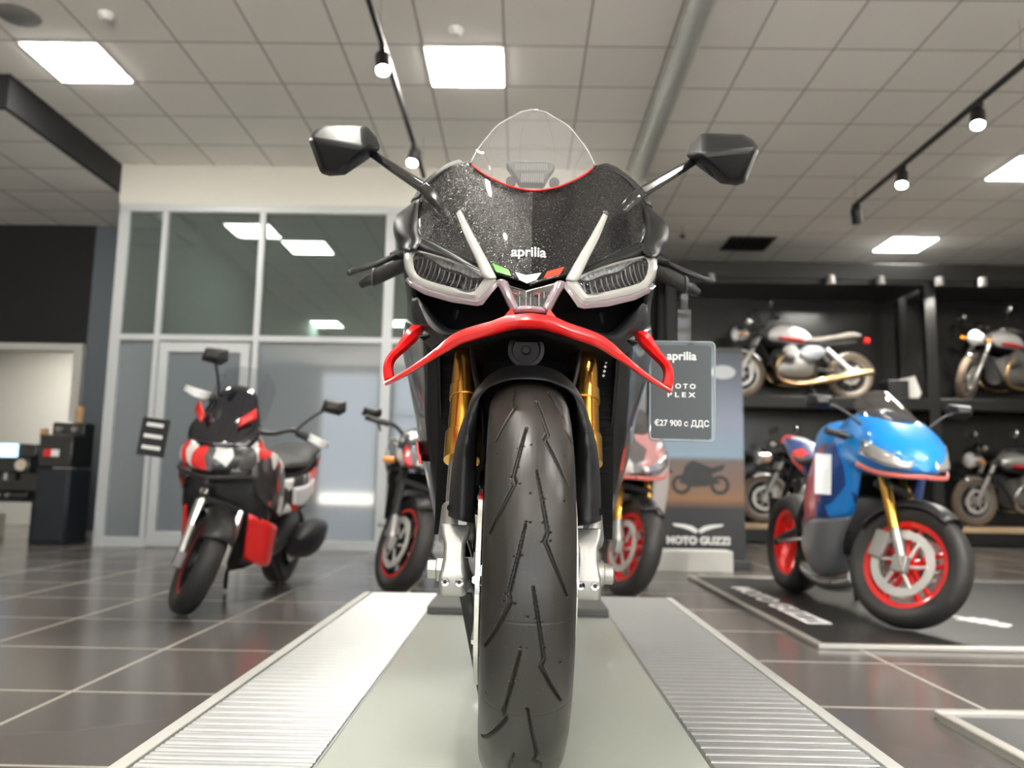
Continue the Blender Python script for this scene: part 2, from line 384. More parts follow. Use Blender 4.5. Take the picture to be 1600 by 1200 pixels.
# track rails with spot heads
def spot_head(x, y, z, label, aim=(0, 0, -1), energy=60, s=1., lit=True, real=True, blend=.6, size=60):
    e = empty('track_spotlight', (x, y, z), label=label, cat='spotlight', group=None)
    a = Vector(aim).normalized(); q = Vector((0, 0, -1)).rotation_difference(a).to_matrix()
    MB().bb((-.02*s, -.05*s, -.03*s), (.02*s, .05*s, 0)).cyl((0, 0, -.03*s), (0, 0, -.07*s), .012*s).build('adapter', M_black, e)
    c = Vector((0, 0, -.12*s))
    m = MB().lathe([(0, .09*s), (.05*s, .09*s), (.052*s, .085*s), (.052*s, -.05*s), (.055*s, -.06*s), (.047*s, -.06*s), (.044*s, -.03*s), (0, -.03*s)], (0,0,0), 'Z', 24)
    m.xf(Matrix.Translation(c) @ q.to_4x4()).build('lamp_head', M_black, e)
    bl = MB().lathe([(0, -.052*s), (.043*s, -.052*s), (.043*s, -.046*s), (0, -.046*s)], (0,0,0), 'Z', 24)
    bl.xf(Matrix.Translation(c) @ q.to_4x4()).build('bulb', M_bulb if lit else M_white, e)
    if real:
        L = bpy.data.lights.new('spot', 'SPOT'); L.energy = energy; L.spot_size = RAD(size); L.spot_blend = blend; L.shadow_soft_size = .03; L.color = (1, .95, .86)
        o = bpy.data.objects.new('spot_lamp', L); COL.objects.link(o); o.location = Vector((x, y, z))+c+a*.075; o.rotation_euler = Vector((0, 0, -1)).rotation_difference(a).to_euler()
    return e
def rail(x, y0, y1, z, label, drops):
    e = empty('track_rail', (x, y0, z), label=label, cat='track rail')
    MB().bb((-.018, 0, -.03), (.018, y1-y0, .004)).build('rail_bar', M_black, e, bevel=.003)
    for y in drops: MB().tube([(0, y-y0, .004), (0, y-y0, CZ-z)], .004, 8).build('suspension_wire', M_steel, e)
    return e
rail(-.965, -2.5, 7.35, 3.6, 'black track rail hanging in front of the office glass, nearest the big motorcycle', (-2, 2.5, 4.9, 7.2))
rail(3.40, -2.5, 8.0, 3.6, 'black track rail running above the blue motorcycle', (-2, 2.5, 5.2, 7.95))
spot_head(-.965, 5.05, 3.57, 'lit spotlight on the rail beside the big motorcycle, nearer one', (.15, -.45, -1), 50)
spot_head(-.965, 6.6, 3.57, 'lit spotlight on the rail beside the big motorcycle, farther one', (-.1, -.5, -1), 50)
spot_head(3.40, 5.75, 3.57, 'lit spotlight nearest the right edge on the rail above the blue motorcycle', (-.3, -.45, -1), 80)
spot_head(3.40, 6.95, 3.57, 'middle lit spotlight on the rail above the blue motorcycle', (-.3, -.4, -1), 80)
spot_head(3.40, 7.93, 3.57, 'unlit black spotlight at the far end of the rail above the blue motorcycle', (.3, .5, -.8), lit=False, real=False)
for x, y, t in ((-.965, .0, (.05, 1.35, 1.0)), (-.965, 1.68, (0., 1.3, .9)), (-.965, 2.2, (-.1, 1.2, .9)), (-.965, 2.75, (-.1, 1.2, .9))):
    a = Vector(t)-Vector((x, y, 3.45)); spot_head(x, y, 3.57, 'spotlight overhead on the rail aimed at the big motorcycle', a, 16, size=40)['group'] = 'overhead spotlights aimed at the big motorcycle'
for y in (.5, 2.2): spot_head(3.40, y, 3.57, 'spotlight overhead on the rail aimed at the blue motorcycle', Vector((1.8, 4.2, .5))-Vector((3.4, y, 3.5)), 90, size=50)['group'] = 'overhead spotlights aimed at the blue motorcycle'
# small ceiling fittings
v = MB().lathe([(0, -.012), (.13, -.012), (.15, 0), (0, 0)], (0,0,0), 'Z', 32); p = PZ(28, 24, CZ)
v = v.build('ceiling_speaker', mat('speaker_grey', (.20,.20,.20), .8)); v.location = p; tag(v, 'round grey speaker set in the ceiling, top corner above the soffit', 'speaker')
v = MB().lathe([(0, -.05), (.03, -.045), (.05, -.02), (.055, 0), (0, 0)], (0,0,0), 'Z', 24); p = PZ(166, 22, CZ)
v = v.build('smoke_detector', M_white); v.location = p; tag(v, 'small white domed smoke detector on the ceiling beside the round speaker', 'smoke detector')
p = PZ(712, 46, CZ)
v = MB().lathe([(0, -.05), (.03, -.045), (.05, -.02), (.055, 0), (0, 0)], (0,0,0), 'Z', 24).build('smoke_detector', M_white); v.location = p; tag(v, 'small white smoke detector on the ceiling just before the central square light', 'smoke detector')
p = PZ(1168, 380, CZ); e = empty('ceiling_vent', p, label='dark square slatted vent in the ceiling near the shelving rack', cat='vent')
MB().bb((-.3, -.3, -.012), (.3, .3, -.001)).build('vent_frame', M_dark, e)
m = MB()
for i in range(6): m.bb((-.28+.095*i, -.28, -.02), (-.24+.095*i, .28, -.012))
m.build('slats', M_black, e)
p = PZ(1066, 352, CZ); e = empty('pendant_sensor', p, label='small black sensor hanging on a wire above the banner', cat='sensor')
MB().tube([(0,0,0), (0,0,-.12)], .003, 6).build('wire', M_black, e); MB().ball((0,0,-.14), .035, 12, 8).build('sensor_body', M_black, e)
# ---------------------------------------------------------------- rack with bays (black steel shelving)
RY0, RY1 = 10.25, 11.1
rk = empty('shelving_rack', (2.0, RY0, 0), label='tall black steel shelving rack filled with motorcycles', cat='shelving rack')
M_rack = mat('rack_black_metal', (.010,.010,.0095), .45, metal=.2)
def rb(a, b, name, m=M_rack, bev=.006): return MB().bb([a[0]-2.0, a[1]-RY0, a[2]], [b[0]-2.0, b[1]-RY0, b[2]]).build(name, m, rk, bevel=bev)
SH = 1.88
PX_ = [1.94, 5.30, 8.66]
for x in PX_[0:]:
    rb((x-.07, RY0, 0), (x+.07, RY0+.12, 3.62), 'post'); rb((x-.05, RY1-.1, 0), (x+.05, RY1, 3.62), 'post')
for a, b in zip(PX_, PX_[1:]):
    rb((a+.07, RY0-.02, SH-.16), (b-.07, RY0+.06, SH-.02), 'shelf_beam'); rb((a+.07, RY0+.06, SH-.05), (b-.07, RY1-.05, SH), 'shelf_board')
    rb((a+.07, RY0, .02), (b-.07, RY1-.05, .18), 'plinth'); rb((a+.07, RY0-.03, .18), (b-.07, RY1-.05, .24), 'wood_board', mat('tan_wood_board', (.50,.36,.22), .6, noise=(6, .15)))
    rb((a+.05, RY1-.02, .24), (b-.05, RY1, 3.6), 'back_panel', mat('gloss_back_panel', (.008,.008,.008), .22))
    rb((a+.07, RY0-.04, 3.34), (b-.07, RY1, 3.40), 'top_board'); 
rb((PX_[0]-.07, RY0-.06, 3.40), (PX_[-1]+.07, RY0+.06, 3.62), 'top_beam')
for px, lab in ((1110, 'above the banner'), (1297, 'above the white retro motorcycle'), (1375, 'above the gap beside the white retro motorcycle'), (1468, 'above the front wheel of the second retro motorcycle'), (1535, 'above the second retro motorcycle')):
    p = P(px, 436, RY0-.16)
    e = empty('rack_spotlight', (p.x, RY0-.16, 3.36), label='small spotlight on the rack beam ' + lab, cat='spotlight')
    MB().bb((-.012, 0, .03), (.012, .1, .06)).build('bracket', M_black, e)
    MB().lathe([(0,.07), (.05,.06), (.06,-.05), (.05,-.05), (0, -.03)], (0,0,0), 'Z', 16).build('lamp_head', M_silver, e)
    L_ = bpy.data.lights.new('rack_spot', 'SPOT'); L_.energy = 45; L_.spot_size = RAD(75); L_.spot_blend = .7; L_.shadow_soft_size = .04; L_.color = (1, .95, .86)
    o_ = bpy.data.objects.new('rack_lamp', L_); COL.objects.link(o_); o_.location = (p.x, RY0-.16, 3.30); o_.rotation_euler = (RAD(22), 0, 0)
# ---------------------------------------------------------------- coffee corner at the left
tb = empty('side_table', (-5.35, 8.5, 0), label='low black side table under the coffee machine by the cream doorway', cat='table')
MB().bb((-.62, -.28, .41), (.44, .28, .45)).build('table_top', M_black, tb, bevel=.004)
for x in (-.56, .38):
    for y in (-.23, .23): MB().bb((x-.03, y-.03, 0), (x+.03, y+.03, .41)).build('leg', M_black, tb)
cm = empty('coffee_machine', (-5.28, 8.45, .451), label='black coffee machine with a glowing pale blue screen on the side table', cat='coffee machine')
MB().bb((-.24, -.2, 0), (.22, .22, .06)).bb((-.24, 0, .06), (.22, .22, .56)).bb((-.24, -.2, .26), (.22, 0, .42)).bb((-.24, -.1, .42), (.22, 0, .56)).build('body', M_gloss, cm, bevel=.012)
MB().bb((-.20, -.12, .42), (.02, -.1, .56)).build('screen', mat('blue_screen', (.35,.65,.95), .4, emit=1.0), cm)
MB().cyl((.13, -.205, .34), (.13, -.215, .34), .06, 28).build('dial', mat('beige_dial', (.65,.55,.45), .5), cm)
MB().cyl((-.08, -.1, .26), (-.08, -.1, .18), .03).build('spout', M_silver, cm)
for i in range(3): MB().cyl((-.18+.1*i, -.2, .03), (-.18+.1*i, -.212, .03), .02).build('button', M_silver, cm)
def cups(x, y, z, label):
    m = MB().lathe([(0, 0), (.03, 0), (.04, .11), (.043, .115), (.041, .125), (.041, .16), (.043, .165), (.043, .175), (0, .175)], (0,0,0), 'Z', 20)
    o = m.build('paper_cup_stack', mat('kraft_paper', (.55,.33,.16), .8)); o.location = (x, y, z); tag(o, label, 'paper cups')
cups(-5.12, 8.55, 1.012, 'stack of brown paper cups on top of the coffee machine')
cb = empty('water_cabinet', (-4.72, 8.3, 0), label='tall black cabinet dispenser standing beside the glass partition', cat='dispenser')
MB().bb((-.17, -.2, 0), (.17, .2, .76)).build('cabinet', mat('blue_black_cabinet', (.015,.02,.026), .35), cb, bevel=.01)
MB().bb((-.17, -.2, .77), (.17, .2, 1.10)).bb((-.17, 0, 1.10), (.17, .2, 1.24)).build('dispenser_top', M_gloss, cb, bevel=.012)
MB().bb((-.155, -.22, .03), (.155, -.2, .74)).build('door', mat('blue_black_door', (.017,.022,.03), .3), cb, bevel=.006)
MB().bb((-.12, -.205, .88), (-.04, -.201, .95)).build('red_sticker', M_redm, cb); MB().bb((-.04, -.205, .88), (.04, -.201, .95)).build('white_sticker', M_white, cb)
for x in (-.08, .08): MB().cyl((x, .0, 1.17), (x, -.05, 1.17), .025).build('tap', M_silver, cb)
cups(-4.67, 8.4, 1.241, 'stack of brown paper cups on the black dispenser')
bx = MB().bb((-.12, -.15, 0), (.12, .15, .26)).build('storage_box', mat('cream_box', (.5,.48,.40), .7), bevel=.006); bx.location = (-5.95, 9.0, 0); tag(bx, 'cream storage box on the floor behind the side table', 'box')
# ---------------------------------------------------------------- motorcycles and scooters on the showroom floor
M_disc = mat('pale_brake_disc', (.62,.61,.58), .35, metal=.35)
def wheel(name, parent, c, R, w, rimr, m_rim, M=None, spokes='cast', disc=None, discm=None, stripe=None, halo=False, tyre_m=None):
    """c: hub centre. returns the wheel (rim mesh) with its tyre and brake_disc children"""
    c = Vector(c); h = w/2
    def fin(mb):
        mb.xf(Matrix.Translation(c)); 
        if M is not None: mb.xf(M)
        return mb
    r = MB().lathe([(rimr-.030, -h*.55), (rimr-.006, -h*.68), (rimr+.004, -h*.68), (rimr-.012, -h*.5), (rimr-.02, 0), (rimr-.012, h*.5), (rimr+.004, h*.68), (rimr-.006, h*.68), (rimr-.030, h*.55), (rimr-.036, 0), (rimr-.030, -h*.55)], (0,0,0), 'X', 48)
    if spokes == 'cast':
        for k in range(5):
            a0 = 2*pi*k/5+.3
            for da in (-.16, .16):
                a = a0+da; p1 = Vector((0, .035*cos(a0+da*2), .035*sin(a0+da*2))); p2 = Vector((0, (rimr-.02)*cos(a), (rimr-.02)*sin(a)))
                r.tube([p1, p1.lerp(p2, .5), p2], [.017, .012, .014], 8)
        r.lathe([(.0, -.04), (.04, -.04), (.045, -.02), (.045, .02), (.04, .04), (0, .04)], (0,0,0), 'X', 24)
    else:
        for k in range(36):
            a = 2*pi*k/36; s_ = -1 if k % 2 else 1; a2 = a+(.5 if (k//2) % 2 else -.5)
            r.tube([(s_*.03, .035*cos(a2), .035*sin(a2)), (0, (rimr-.02)*cos(a), (rimr-.02)*sin(a))], .0022, 5)
        r.lathe([(.0, -.045), (.05, -.045), (.06, -.03), (.04, -.01), (.04, .01), (.06, .03), (.05, .045), (0, .045)], (0,0,0), 'X', 24)
    rim = fin(r).build(name, m_rim, parent)
    H = R-rimr
    prof = [(rimr-.008, -h*.66), (rimr+H*.25, -h*.95), (rimr+H*.5, -h), (rimr+H*.8, -h*.80), (rimr+H*.95, -h*.45), (R, 0), (rimr+H*.95, h*.45), (rimr+H*.8, h*.80), (rimr+H*.5, h), (rimr+H*.25, h*.95), (rimr-.008, h*.66)]
    fin(MB().lathe(cr(prof, 21), (0,0,0), 'X', 56)).build('tyre', tyre_m or M_rubber, rim)
    if stripe: 
        for s_ in (-1, 1): fin(MB().lathe([(rimr-.004, s_*h*.70), (rimr-.018, s_*h*.705), (rimr-.018, s_*h*.66), (rimr-.004, s_*h*.66)], (0,0,0), 'X', 48)).build('rim_stripe', stripe, rim)
    if disc:
        for s_ in disc[1]:
            d = MB().lathe([(disc[0]*.74, s_*h-.003), (disc[0], s_*h-.003), (disc[0], s_*h+.003), (disc[0]*.74, s_*h+.003), (disc[0]*.74, s_*h-.003)], (0,0,0), 'X', 40)
            for k in range(6):
                a = 2*pi*k/6; d.tube([(s_*h, .045*cos(a+.3), .045*sin(a+.3)), (s_*h, disc[0]*.8*cos(a), disc[0]*.8*sin(a))], .009, 6)
            fin(d).build('brake_disc', discm or M_disc, rim)
            fin(MB().bb((s_*h-.02, .02+disc[0]*.5, -.02), (s_*h+.025, disc[0]*1.12, .12)).xf(Matrix.Rotation(RAD(10), 4, 'X'))).build('brake_caliper', M_silver, rim, bevel=.008)
    return rim
def steerM(axle, rake, ang):
    ax = Vector((0, sin(rake), cos(rake))); pt = Vector((0, axle.y-.0, axle.z)) + Vector((0, .03, 0))
    return Matrix.Translation(pt) @ Matrix.Rotation(ang, 4, ax) @ Matrix.Translation(-pt)
def mirror_part(parent, base, head, size, m=None, m2=None, round_=False):
    a = MB().tube(cr([base, [(base[0]+head[0])/2, (base[1]+head[1])/2, (base[2]+head[2])/2+.02], head], 6), .007, 8).build('mirror_arm', M_black, parent)
    h = MB()
    if round_: h.ball((0,0,0), (size[0], .02, size[1]), 16, 8)
    else: h.hull([(-size[0], .02, -size[1]*.7), (-size[0]*.8, .02, size[1]), (size[0]*.9, .02, size[1]), (size[0], .02, -size[1]*.3), (size[0]*.5, .02, -size[1]), (-size[0]*.5, -.035, size[1]*.6), (size[0]*.5, -.035, size[1]*.5), (-size[0]*.3, -.04, -size[1]*.3), (size[0]*.4, -.04, -size[1]*.2)])
    h.xf(Matrix.Translation(head)).build('mirror_housing', m or M_black, parent, bevel=0 if round_ else .006)
def moto(name, label, loc, rotz, lean=0, steer=0, group=None, style='sport', cat='motorcycle', R=.30, rimr=.216, Rr=.315, wb=1.40, tw=.12, rw=.18,
         rim_m=None, rim_r=None, body_m=None, low_m=None, tank_m=None, tail_m=None, fork_m=None, seat_m=None, exh_m=None, side_m=None, belly_m=None, tyre_m=None, disc=True, stripe=None):
    rt = empty(name, loc, (0, 0, 0), label, cat, group)
    rt.rotation_euler = (Matrix.Rotation(rotz, 3, 'Z') @ Matrix.Rotation(lean, 3, 'Y')).to_euler()
    rake = RAD(24.5 if style != 'retro' else 27); ax = Vector((0, 0, R)); M = steerM(ax, rake, steer)
    dv = Vector((0, sin(rake), cos(rake)))
    rim_m = rim_m or M_black; fork_m = fork_m or M_gold; body_m = body_m or M_gloss; low_m = low_m or M_black; tank_m = tank_m or body_m; tail_m = tail_m or body_m; seat_m = seat_m or M_seat; exh_m = exh_m or M_steel
    sp = 'spoke' if style == 'retro' else 'cast'
    wheel('front_wheel', rt, ax, R, tw, rimr, rim_m, M, sp, (.16, (-1, 1) if style in ('sport', 'naked') else (1,)) if disc else None, stripe=stripe, tyre_m=tyre_m)
    wheel('rear_wheel', rt, (0, wb, Rr), Rr, rw, rimr, rim_r or rim_m, None, sp, (.11, (1,)), tyre_m=tyre_m)
    # fork
    top = .58 if style != 'scooter' else .36
    for s_ in (-1, 1):
        x = s_*(tw/2+.045); b = Vector((x, -.025, R))
        lw = MB().cyl(b-dv*.03, b+dv*.2, .024).bb((x-.022, b.y-.03, b.z-.05), (x+.022, b.y+.04, b.z+.03)).xf(M).build('fork_leg', M_silver, rt, bevel=.004)
        MB().cyl(b+dv*.16, b+dv*top, .028).xf(M).build('fork_tube', fork_m, lw)
    yk = MB()
    for t in (.40, .56) if style != 'scooter' else (.32,):
        q = Vector((0, -.025, R))+dv*t; yk.bb((-.13, q.y-.03, q.z-.02), (.13, q.y+.05, q.z+.02))
    yk.xf(M).build('triple_clamp', M_black, rt, bevel=.008)
    # fender
    fd = MB(); w = tw/2+.02
    a0, a1 = (RAD(52), RAD(150)) if style in ('sport', 'naked') else ((RAD(35), RAD(150)) if style == 'scooter' else (RAD(60), RAD(150)))
    rows = []
    for i in range(15):
        a = a0+(a1-a0)*i/14; row = []
        for j in range(9):
            t = -1+j/4; rr = R+.028-.05*t*t; row.append((w*t*1.0, -rr*cos(a), R+rr*sin(a)))
        rows.append(row)
    fd.grid(rows).xf(M).build('front_fender', M_steel if style == 'retro' else (low_m if style != 'scooter' else M_dark), rt, solid=.006)
    # bars
    hz = {'sport': .86, 'naked': .97, 'retro': 1.02, 'scooter': 1.03}[style]; hy = {'sport': .30, 'naked': .30, 'retro': .33, 'scooter': .22}[style]; hw = {'sport': .33, 'naked': .38, 'retro': .38, 'scooter': .36}[style]
    MB().tube(cr([(-hw, hy+.06, hz), (-hw*.55, hy, hz+.01), (-.1, hy-.03, hz-.05), (.1, hy-.03, hz-.05), (hw*.55, hy, hz+.01), (hw, hy+.06, hz)], 21), .012, 10).xf(M).build('handlebar', M_steel if style == 'retro' else M_black, rt)
    for s_ in (-1, 1):
        MB().cyl((s_*hw*.66, hy+.01, hz+.006), (s_*(hw+.02), hy+.065, hz-.001), .018).xf(M).build('grip', M_rubber, rt)
        MB().tube([(s_*hw*.6, hy-.03, hz+.01), (s_*hw*.75, hy-.05, hz), (s_*(hw), hy-.01, hz-.01)], [.010, .007, .007], 8).xf(M).build('lever', M_black if style != 'retro' else M_steel, rt)
    if style in ('sport', 'naked'):
        eng = MB().body([(.38, .52, .12, .10), (.48, .50, .17, .17), (.70, .47, .18, .18), (.90, .45, .15, .13)], 20).build('engine', M_engine, rt)
        fr_ = MB()
        for s_ in (-1, 1):
            fr_.tube([(s_*.05, .25, .88), (s_*.15, .38, .80), (s_*.17, .65, .68), (s_*.13, .95, .48), (s_*.11, 1.0, .36)], [.03, .035, .04, .035, .03], 10)
            fr_.tube([(s_*.11, .95, .42), (s_*.12, 1.2, .36), (s_*.12, wb, Rr)], [.035, .028, .025], 8)
        fr_.build('frame', M_dark if style == 'naked' else M_black, rt)
        MB().body([(.42, .90, .10, .05), (.52, .93, .15, .10), (.68, .94, .155, .11), (.82, .88, .12, .09), (.92, .82, .07, .05)], 20).build('fuel_tank', tank_m, rt)
        MB().body([(.84, .83, .11, .035), (.98, .82, .14, .03), (1.12, .85, .12, .03)], 16).build('seat', seat_m, rt)
        tl = MB().body([(.95, .77, .11, .06), (1.12, .84, .12, .07), (1.30, .93, .10, .06), (1.50, 1.00, .05, .03)], 18).build('tail_unit', tail_m, rt)
        MB().bb((-.05, 1.49, .97), (.05, 1.53, 1.0)).build('tail_light', M_redm, tl)
        MB().tube([(0, 1.35, .9), (0, 1.5, .7), (0, 1.62, .58)], [.02, .018, .015], 8).bb((-.09, 1.6, .46), (.09, 1.61, .6)).build('plate_holder', M_black, rt)
        MB().body([(.50, .20, .05, .05), (.62, .17, .09, .07), (.95, .17, .10, .08), (1.15, .2, .07, .06)], 16).build('exhaust', exh_m, rt)
        MB().bb((-.17, .40, .42), (.17, .43, .74)).build('radiator', M_deep, rt)
        for s_ in (-1, 1): MB().tube([(s_*.12, .95, .36), (s_*.2, .98, .34), (s_*.26, .98, .34)], .012, 8).build('foot_peg', M_steel, rt)
        MB().tube([(.12, .85, .25), (.2, .95, .1), (.24, 1.0, .005)], .012, 8).build('side_stand', M_black, rt)
    if style == 'sport':
        MB().body([(-.17, .78, .03, .03), (-.13, .80, .11, .07), (-.04, .84, .18, .11), (.10, .88, .215, .16, .12), (.26, .92, .22, .17, .25), (.36, .93, .20, .15, .25)], 28).build('nose_fairing', body_m, rt)
        for s_ in (-1, 1):
            G_ = [[(s_*.17, .14, .95), (s_*.235, .24, .90), (s_*.235, .45, .88), (s_*.20, .62, .82)],
                  [(s_*.15, .16, .74), (s_*.245, .27, .74), (s_*.25, .50, .72), (s_*.21, .70, .66)],
                  [(s_*.14, .26, .52), (s_*.225, .33, .50), (s_*.235, .56, .48), (s_*.20, .72, .44)],
                  ]
            sf = MB().patch(G_, 14, 12).build('side_fairing', side_m or body_m, rt, solid=.012)
            G2 = [G_[2], [(s_*.12, .42, .33), (s_*.18, .50, .31), (s_*.19, .68, .30), (s_*.16, .86, .34)], [(s_*.03, .52, .22), (s_*.10, .58, .19), (s_*.11, .78, .18), (s_*.09, .96, .24)]]
            MB().patch(G2, 14, 12).build('belly_fairing', belly_m or low_m, rt, solid=.012)
            l = MB().patch([[(s_*.05, -.155, .80), (s_*.12, -.112, .825), (s_*.18, -.03, .87), (s_*.205, .03, .90)], [(s_*.06, -.155, .755), (s_*.14, -.108, .765), (s_*.195, -.03, .80), (s_*.213, .05, .83)]], 10, 4).build('headlight', mat('headlight_pale_chrome', (.75,.75,.74), .12, metal=.8), rt, solid=.012)
            MB().patch([[(0, -.17, .735), (s_*.10, -.13, .735), (s_*.19, -.03, .755), (s_*.22, .06, .79)], [(0, -.165, .715), (s_*.10, -.125, .715), (s_*.19, -.025, .735), (s_*.22, .07, .77)]], 12, 4).build('chin_stripe', M_redw, rt, solid=.012)
            mirror_part(rt, (s_*.17, .12, .98), (s_*.37, .16, 1.09), (.075, .04), m2=None)
        rows = []
        for i in range(9):
            row = []
            for j in range(13):
                u_ = -1+j/6; t = i/8*(1-.30*u_*u_); al = u_*RAD(72)
                row.append((.155*(1-.12*t)*sin(al), .02+.26*t**1.2+.15*(1-cos(al)), 1.0+.19*t-.03*u_*u_))
            rows.append(row)
        MB().grid(rows).build('windscreen', M_smoke, rt)
    if style == 'naked':
        MB().body([(-.08, .84, .06, .06), (-.03, .86, .11, .10), (.06, .88, .12, .12), (.14, .90, .10, .10)], 20).build('headlight_cowl', body_m, rt)
        for s_ in (-1, 1):
            MB().patch([[(s_*.03, -.085, .86), (s_*.08, -.05, .88), (s_*.11, .0, .90)], [(s_*.03, -.085, .82), (s_*.07, -.06, .81), (s_*.10, -.01, .84)]], 8, 4).build('headlight', mat('headlight_pale_chrome', (.75,.75,.74), .12, metal=.8), rt, solid=.01)
            mirror_part(rt, (s_*.26, .28, .98), (s_*.33, .24, 1.09), (.07, .035))
            MB().body([(.30, .86, .03, .05), (.42, .84, .05, .12), (.6, .84, .05, .10)], 12).xf(Matrix.Translation((s_*.17, 0, 0))).build('tank_shroud', body_m, rt)
            MB().cyl((s_*.12, .02, .80), (s_*.19, .02, .80), .02).build('turn_signal', mat('amber_lens', (.8,.25,.02), .3), rt)
    if style == 'retro':
        hub = MB().cyl((0, .06, .86), (0, -.08, .86), .095, 28, .10).ball((0, .06, .86), (.095, .07, .095)).xf(M).build('headlight', M_chrome, rt)
        MB().lathe([(0, -.115), (.05, -.108), (.085, -.09), (.10, -.07), (.105, -.06)], (0, 0, .86), 'Y', 28).xf(M).build('headlight_glass', M_white, hub)
        for s_ in (-1, 1):
            MB().cyl((s_*.05, .14, 1.02), (s_*.05, .08, 1.05), .04).xf(M).build('gauge', M_chrome, rt)
            mirror_part(rt, (s_*.28, .36, 1.03), (s_*.36, .30, 1.22), (.055, .055), M_chrome, round_=True)
            MB().cyl((s_*.13, -.0, .84), (s_*.19, -.0, .84), .022).xf(M).build('turn_signal', mat('amber_lens', (.8,.25,.02), .3), rt)
            # transverse cylinder, header and silencer
            cy = MB().cyl((s_*.08, .62, .52), (s_*.30, .58, .62), .075, 20, .085)
            for k in range(6): cy.cyl((s_*(.13+.025*k), .61-.004*k, .545+.011*k), (s_*(.137+.025*k), .61-.004*k, .548+.011*k), .10, 20)
            cy.build('cylinder_head', M_silver, rt)
            MB().tube(cr([(s_*.25, .52, .56), (s_*.24, .42, .45), (s_*.20, .46, .26), (s_*.19, .62, .20), (s_*.19, .85, .20)], 18), .022, 12).build('exhaust_header', exh_m, rt)
            MB().tube([(s_*.19, .83, .20), (s_*.20, 1.0, .23), (s_*.22, 1.5, .33), (s_*.225, 1.66, .36)], [.025, .045, .05, .042], 16).build('silencer', exh_m, rt)
            MB().cyl((s_*.14, 1.10, .66), (s_*.15, wb-.02, Rr+.05), .03, 14).build('shock_absorber', M_white, rt)
            MB().body([(.74, .60, .02, .03), (.82, .60, .03, .09), (.98, .61, .03, .09), (1.08, .62, .02, .04)], 12).xf(Matrix.Translation((s_*.15, 0, 0))).build('side_cover', low_m, rt)
        MB().body([(.36, .84, .09, .06), (.46, .87, .13, .11), (.66, .87, .14, .12), (.82, .84, .12, .10), (.92, .80, .08, .06)], 22, 2.2).build('fuel_tank', tank_m, rt)
        for s_ in (-1, 1): MB().patch([[(s_*.118, .48, .82), (s_*.135, .64, .81), (s_*.122, .82, .79)], [(s_*.10, .48, .785), (s_*.115, .64, .772), (s_*.10, .82, .755)]], 10, 4).build('tank_stripe', M_redm, rt, solid=.02)
        MB().body([(.84, .78, .10, .04), (1.0, .78, .13, .05), (1.25, .82, .13, .045), (1.50, .86, .11, .045), (1.60, .86, .06, .02)], 18).build('seat', seat_m, rt)
        MB().body([(.46, .42, .14, .16), (.62, .44, .16, .20), (.85, .42, .15, .17), (1.0, .40, .09, .10)], 18).build('engine', mat('retro_engine_grey', (.30,.29,.27), .38, metal=.6), rt)
        f_ = MB()
        for s_ in (-1, 1):
            f_.tube([(s_*.03, .24, .86), (s_*.11, .40, .74), (s_*.12, .9, .70), (s_*.12, 1.5, .76)], .018, 8); f_.tube([(s_*.03, .26, .74), (s_*.13, .40, .40), (s_*.14, .5, .22), (s_*.14, .95, .24), (s_*.12, 1.0, .7)], .016, 8); f_.tube([(s_*.10, .95, .40), (s_*.13, wb, Rr)], .025, 8)
        f_.build('frame', M_black, rt)
        rows = [[( (tw/2+.02)*(-1+j/4), wb+(Rr+.035-.04*(-1+j/4)**2)*cos(a), Rr+(Rr+.035-.04*(-1+j/4)**2)*sin(a)) for j in range(9)] for a in [RAD(5+i*9) for i in range(15)]]
        MB().grid(rows).build('rear_fender', M_steel, rt, solid=.006)
        MB().cyl((0, 1.66, .80), (0, 1.72, .79), .04).build('tail_light', M_redm, rt)
        MB().tube([(.12, .85, .25), (.2, .9, .1), (.26, .92, .005)], .012, 8).build('side_stand', M_black, rt)
    return rt
M_redw = mat('coral_stripe', (.62,.16,.14), .35)
M_smoke = thin_glass('smoked_screen', (.22,.22,.23), .05, haze=.12, hazecol=(.35,.33,.30))
M_camo = panel_img('camouflage_red_white', (.03,.03,.032), [(.75,.03,.03), (.75,.74,.72), (.10,.10,.10), (.65,.63,.61)], 13., .3, .5, .45)
M_camop = panel_img('camouflage_pink_grey', (.10,.09,.09), [(.60,.36,.36), (.55,.52,.50), (.42,.20,.20)], 5., .3, .6, .25)
M_blue = mat('sky_blue_paint', (.0,.24,.72), .28, coat=1.)
M_dblue = mat('deep_blue_paint', (.006,.05,.24), .3, coat=1.)
# --- blue sports motorcycle on the framed mat
bl = moto('sport_motorcycle', 'bright blue sports motorcycle with red wheels standing on the lettered mat', (1.86, 3.97, .012), RAD(3), RAD(3), RAD(34), style='sport', rim_m=M_redm, body_m=M_blue, low_m=M_dark, side_m=panel_img('blue_side_graphic', (.0,.20,.62), [(.004,.04,.2), (.02,.02,.03), (.5,.03,.05)], 4., .3, .8, .45), belly_m=mat('grey_belly', (.16,.165,.18), .35, coat=.4), tank_m=M_blue, tail_m=panel_img('red_blue_tail', (.02,.05,.2), [(.7,.05,.04), (.6,.6,.6)], 7., .3, .5, .5), wb=1.37)
MB().bb((-.345, .26, .62), (-.26, .266, .83)).build('hang_tag', M_white, bl, label='white card hanging on its side')
def surf_text(txt, parent, obj_pts, m, name, bold=.02, thick=0): pass
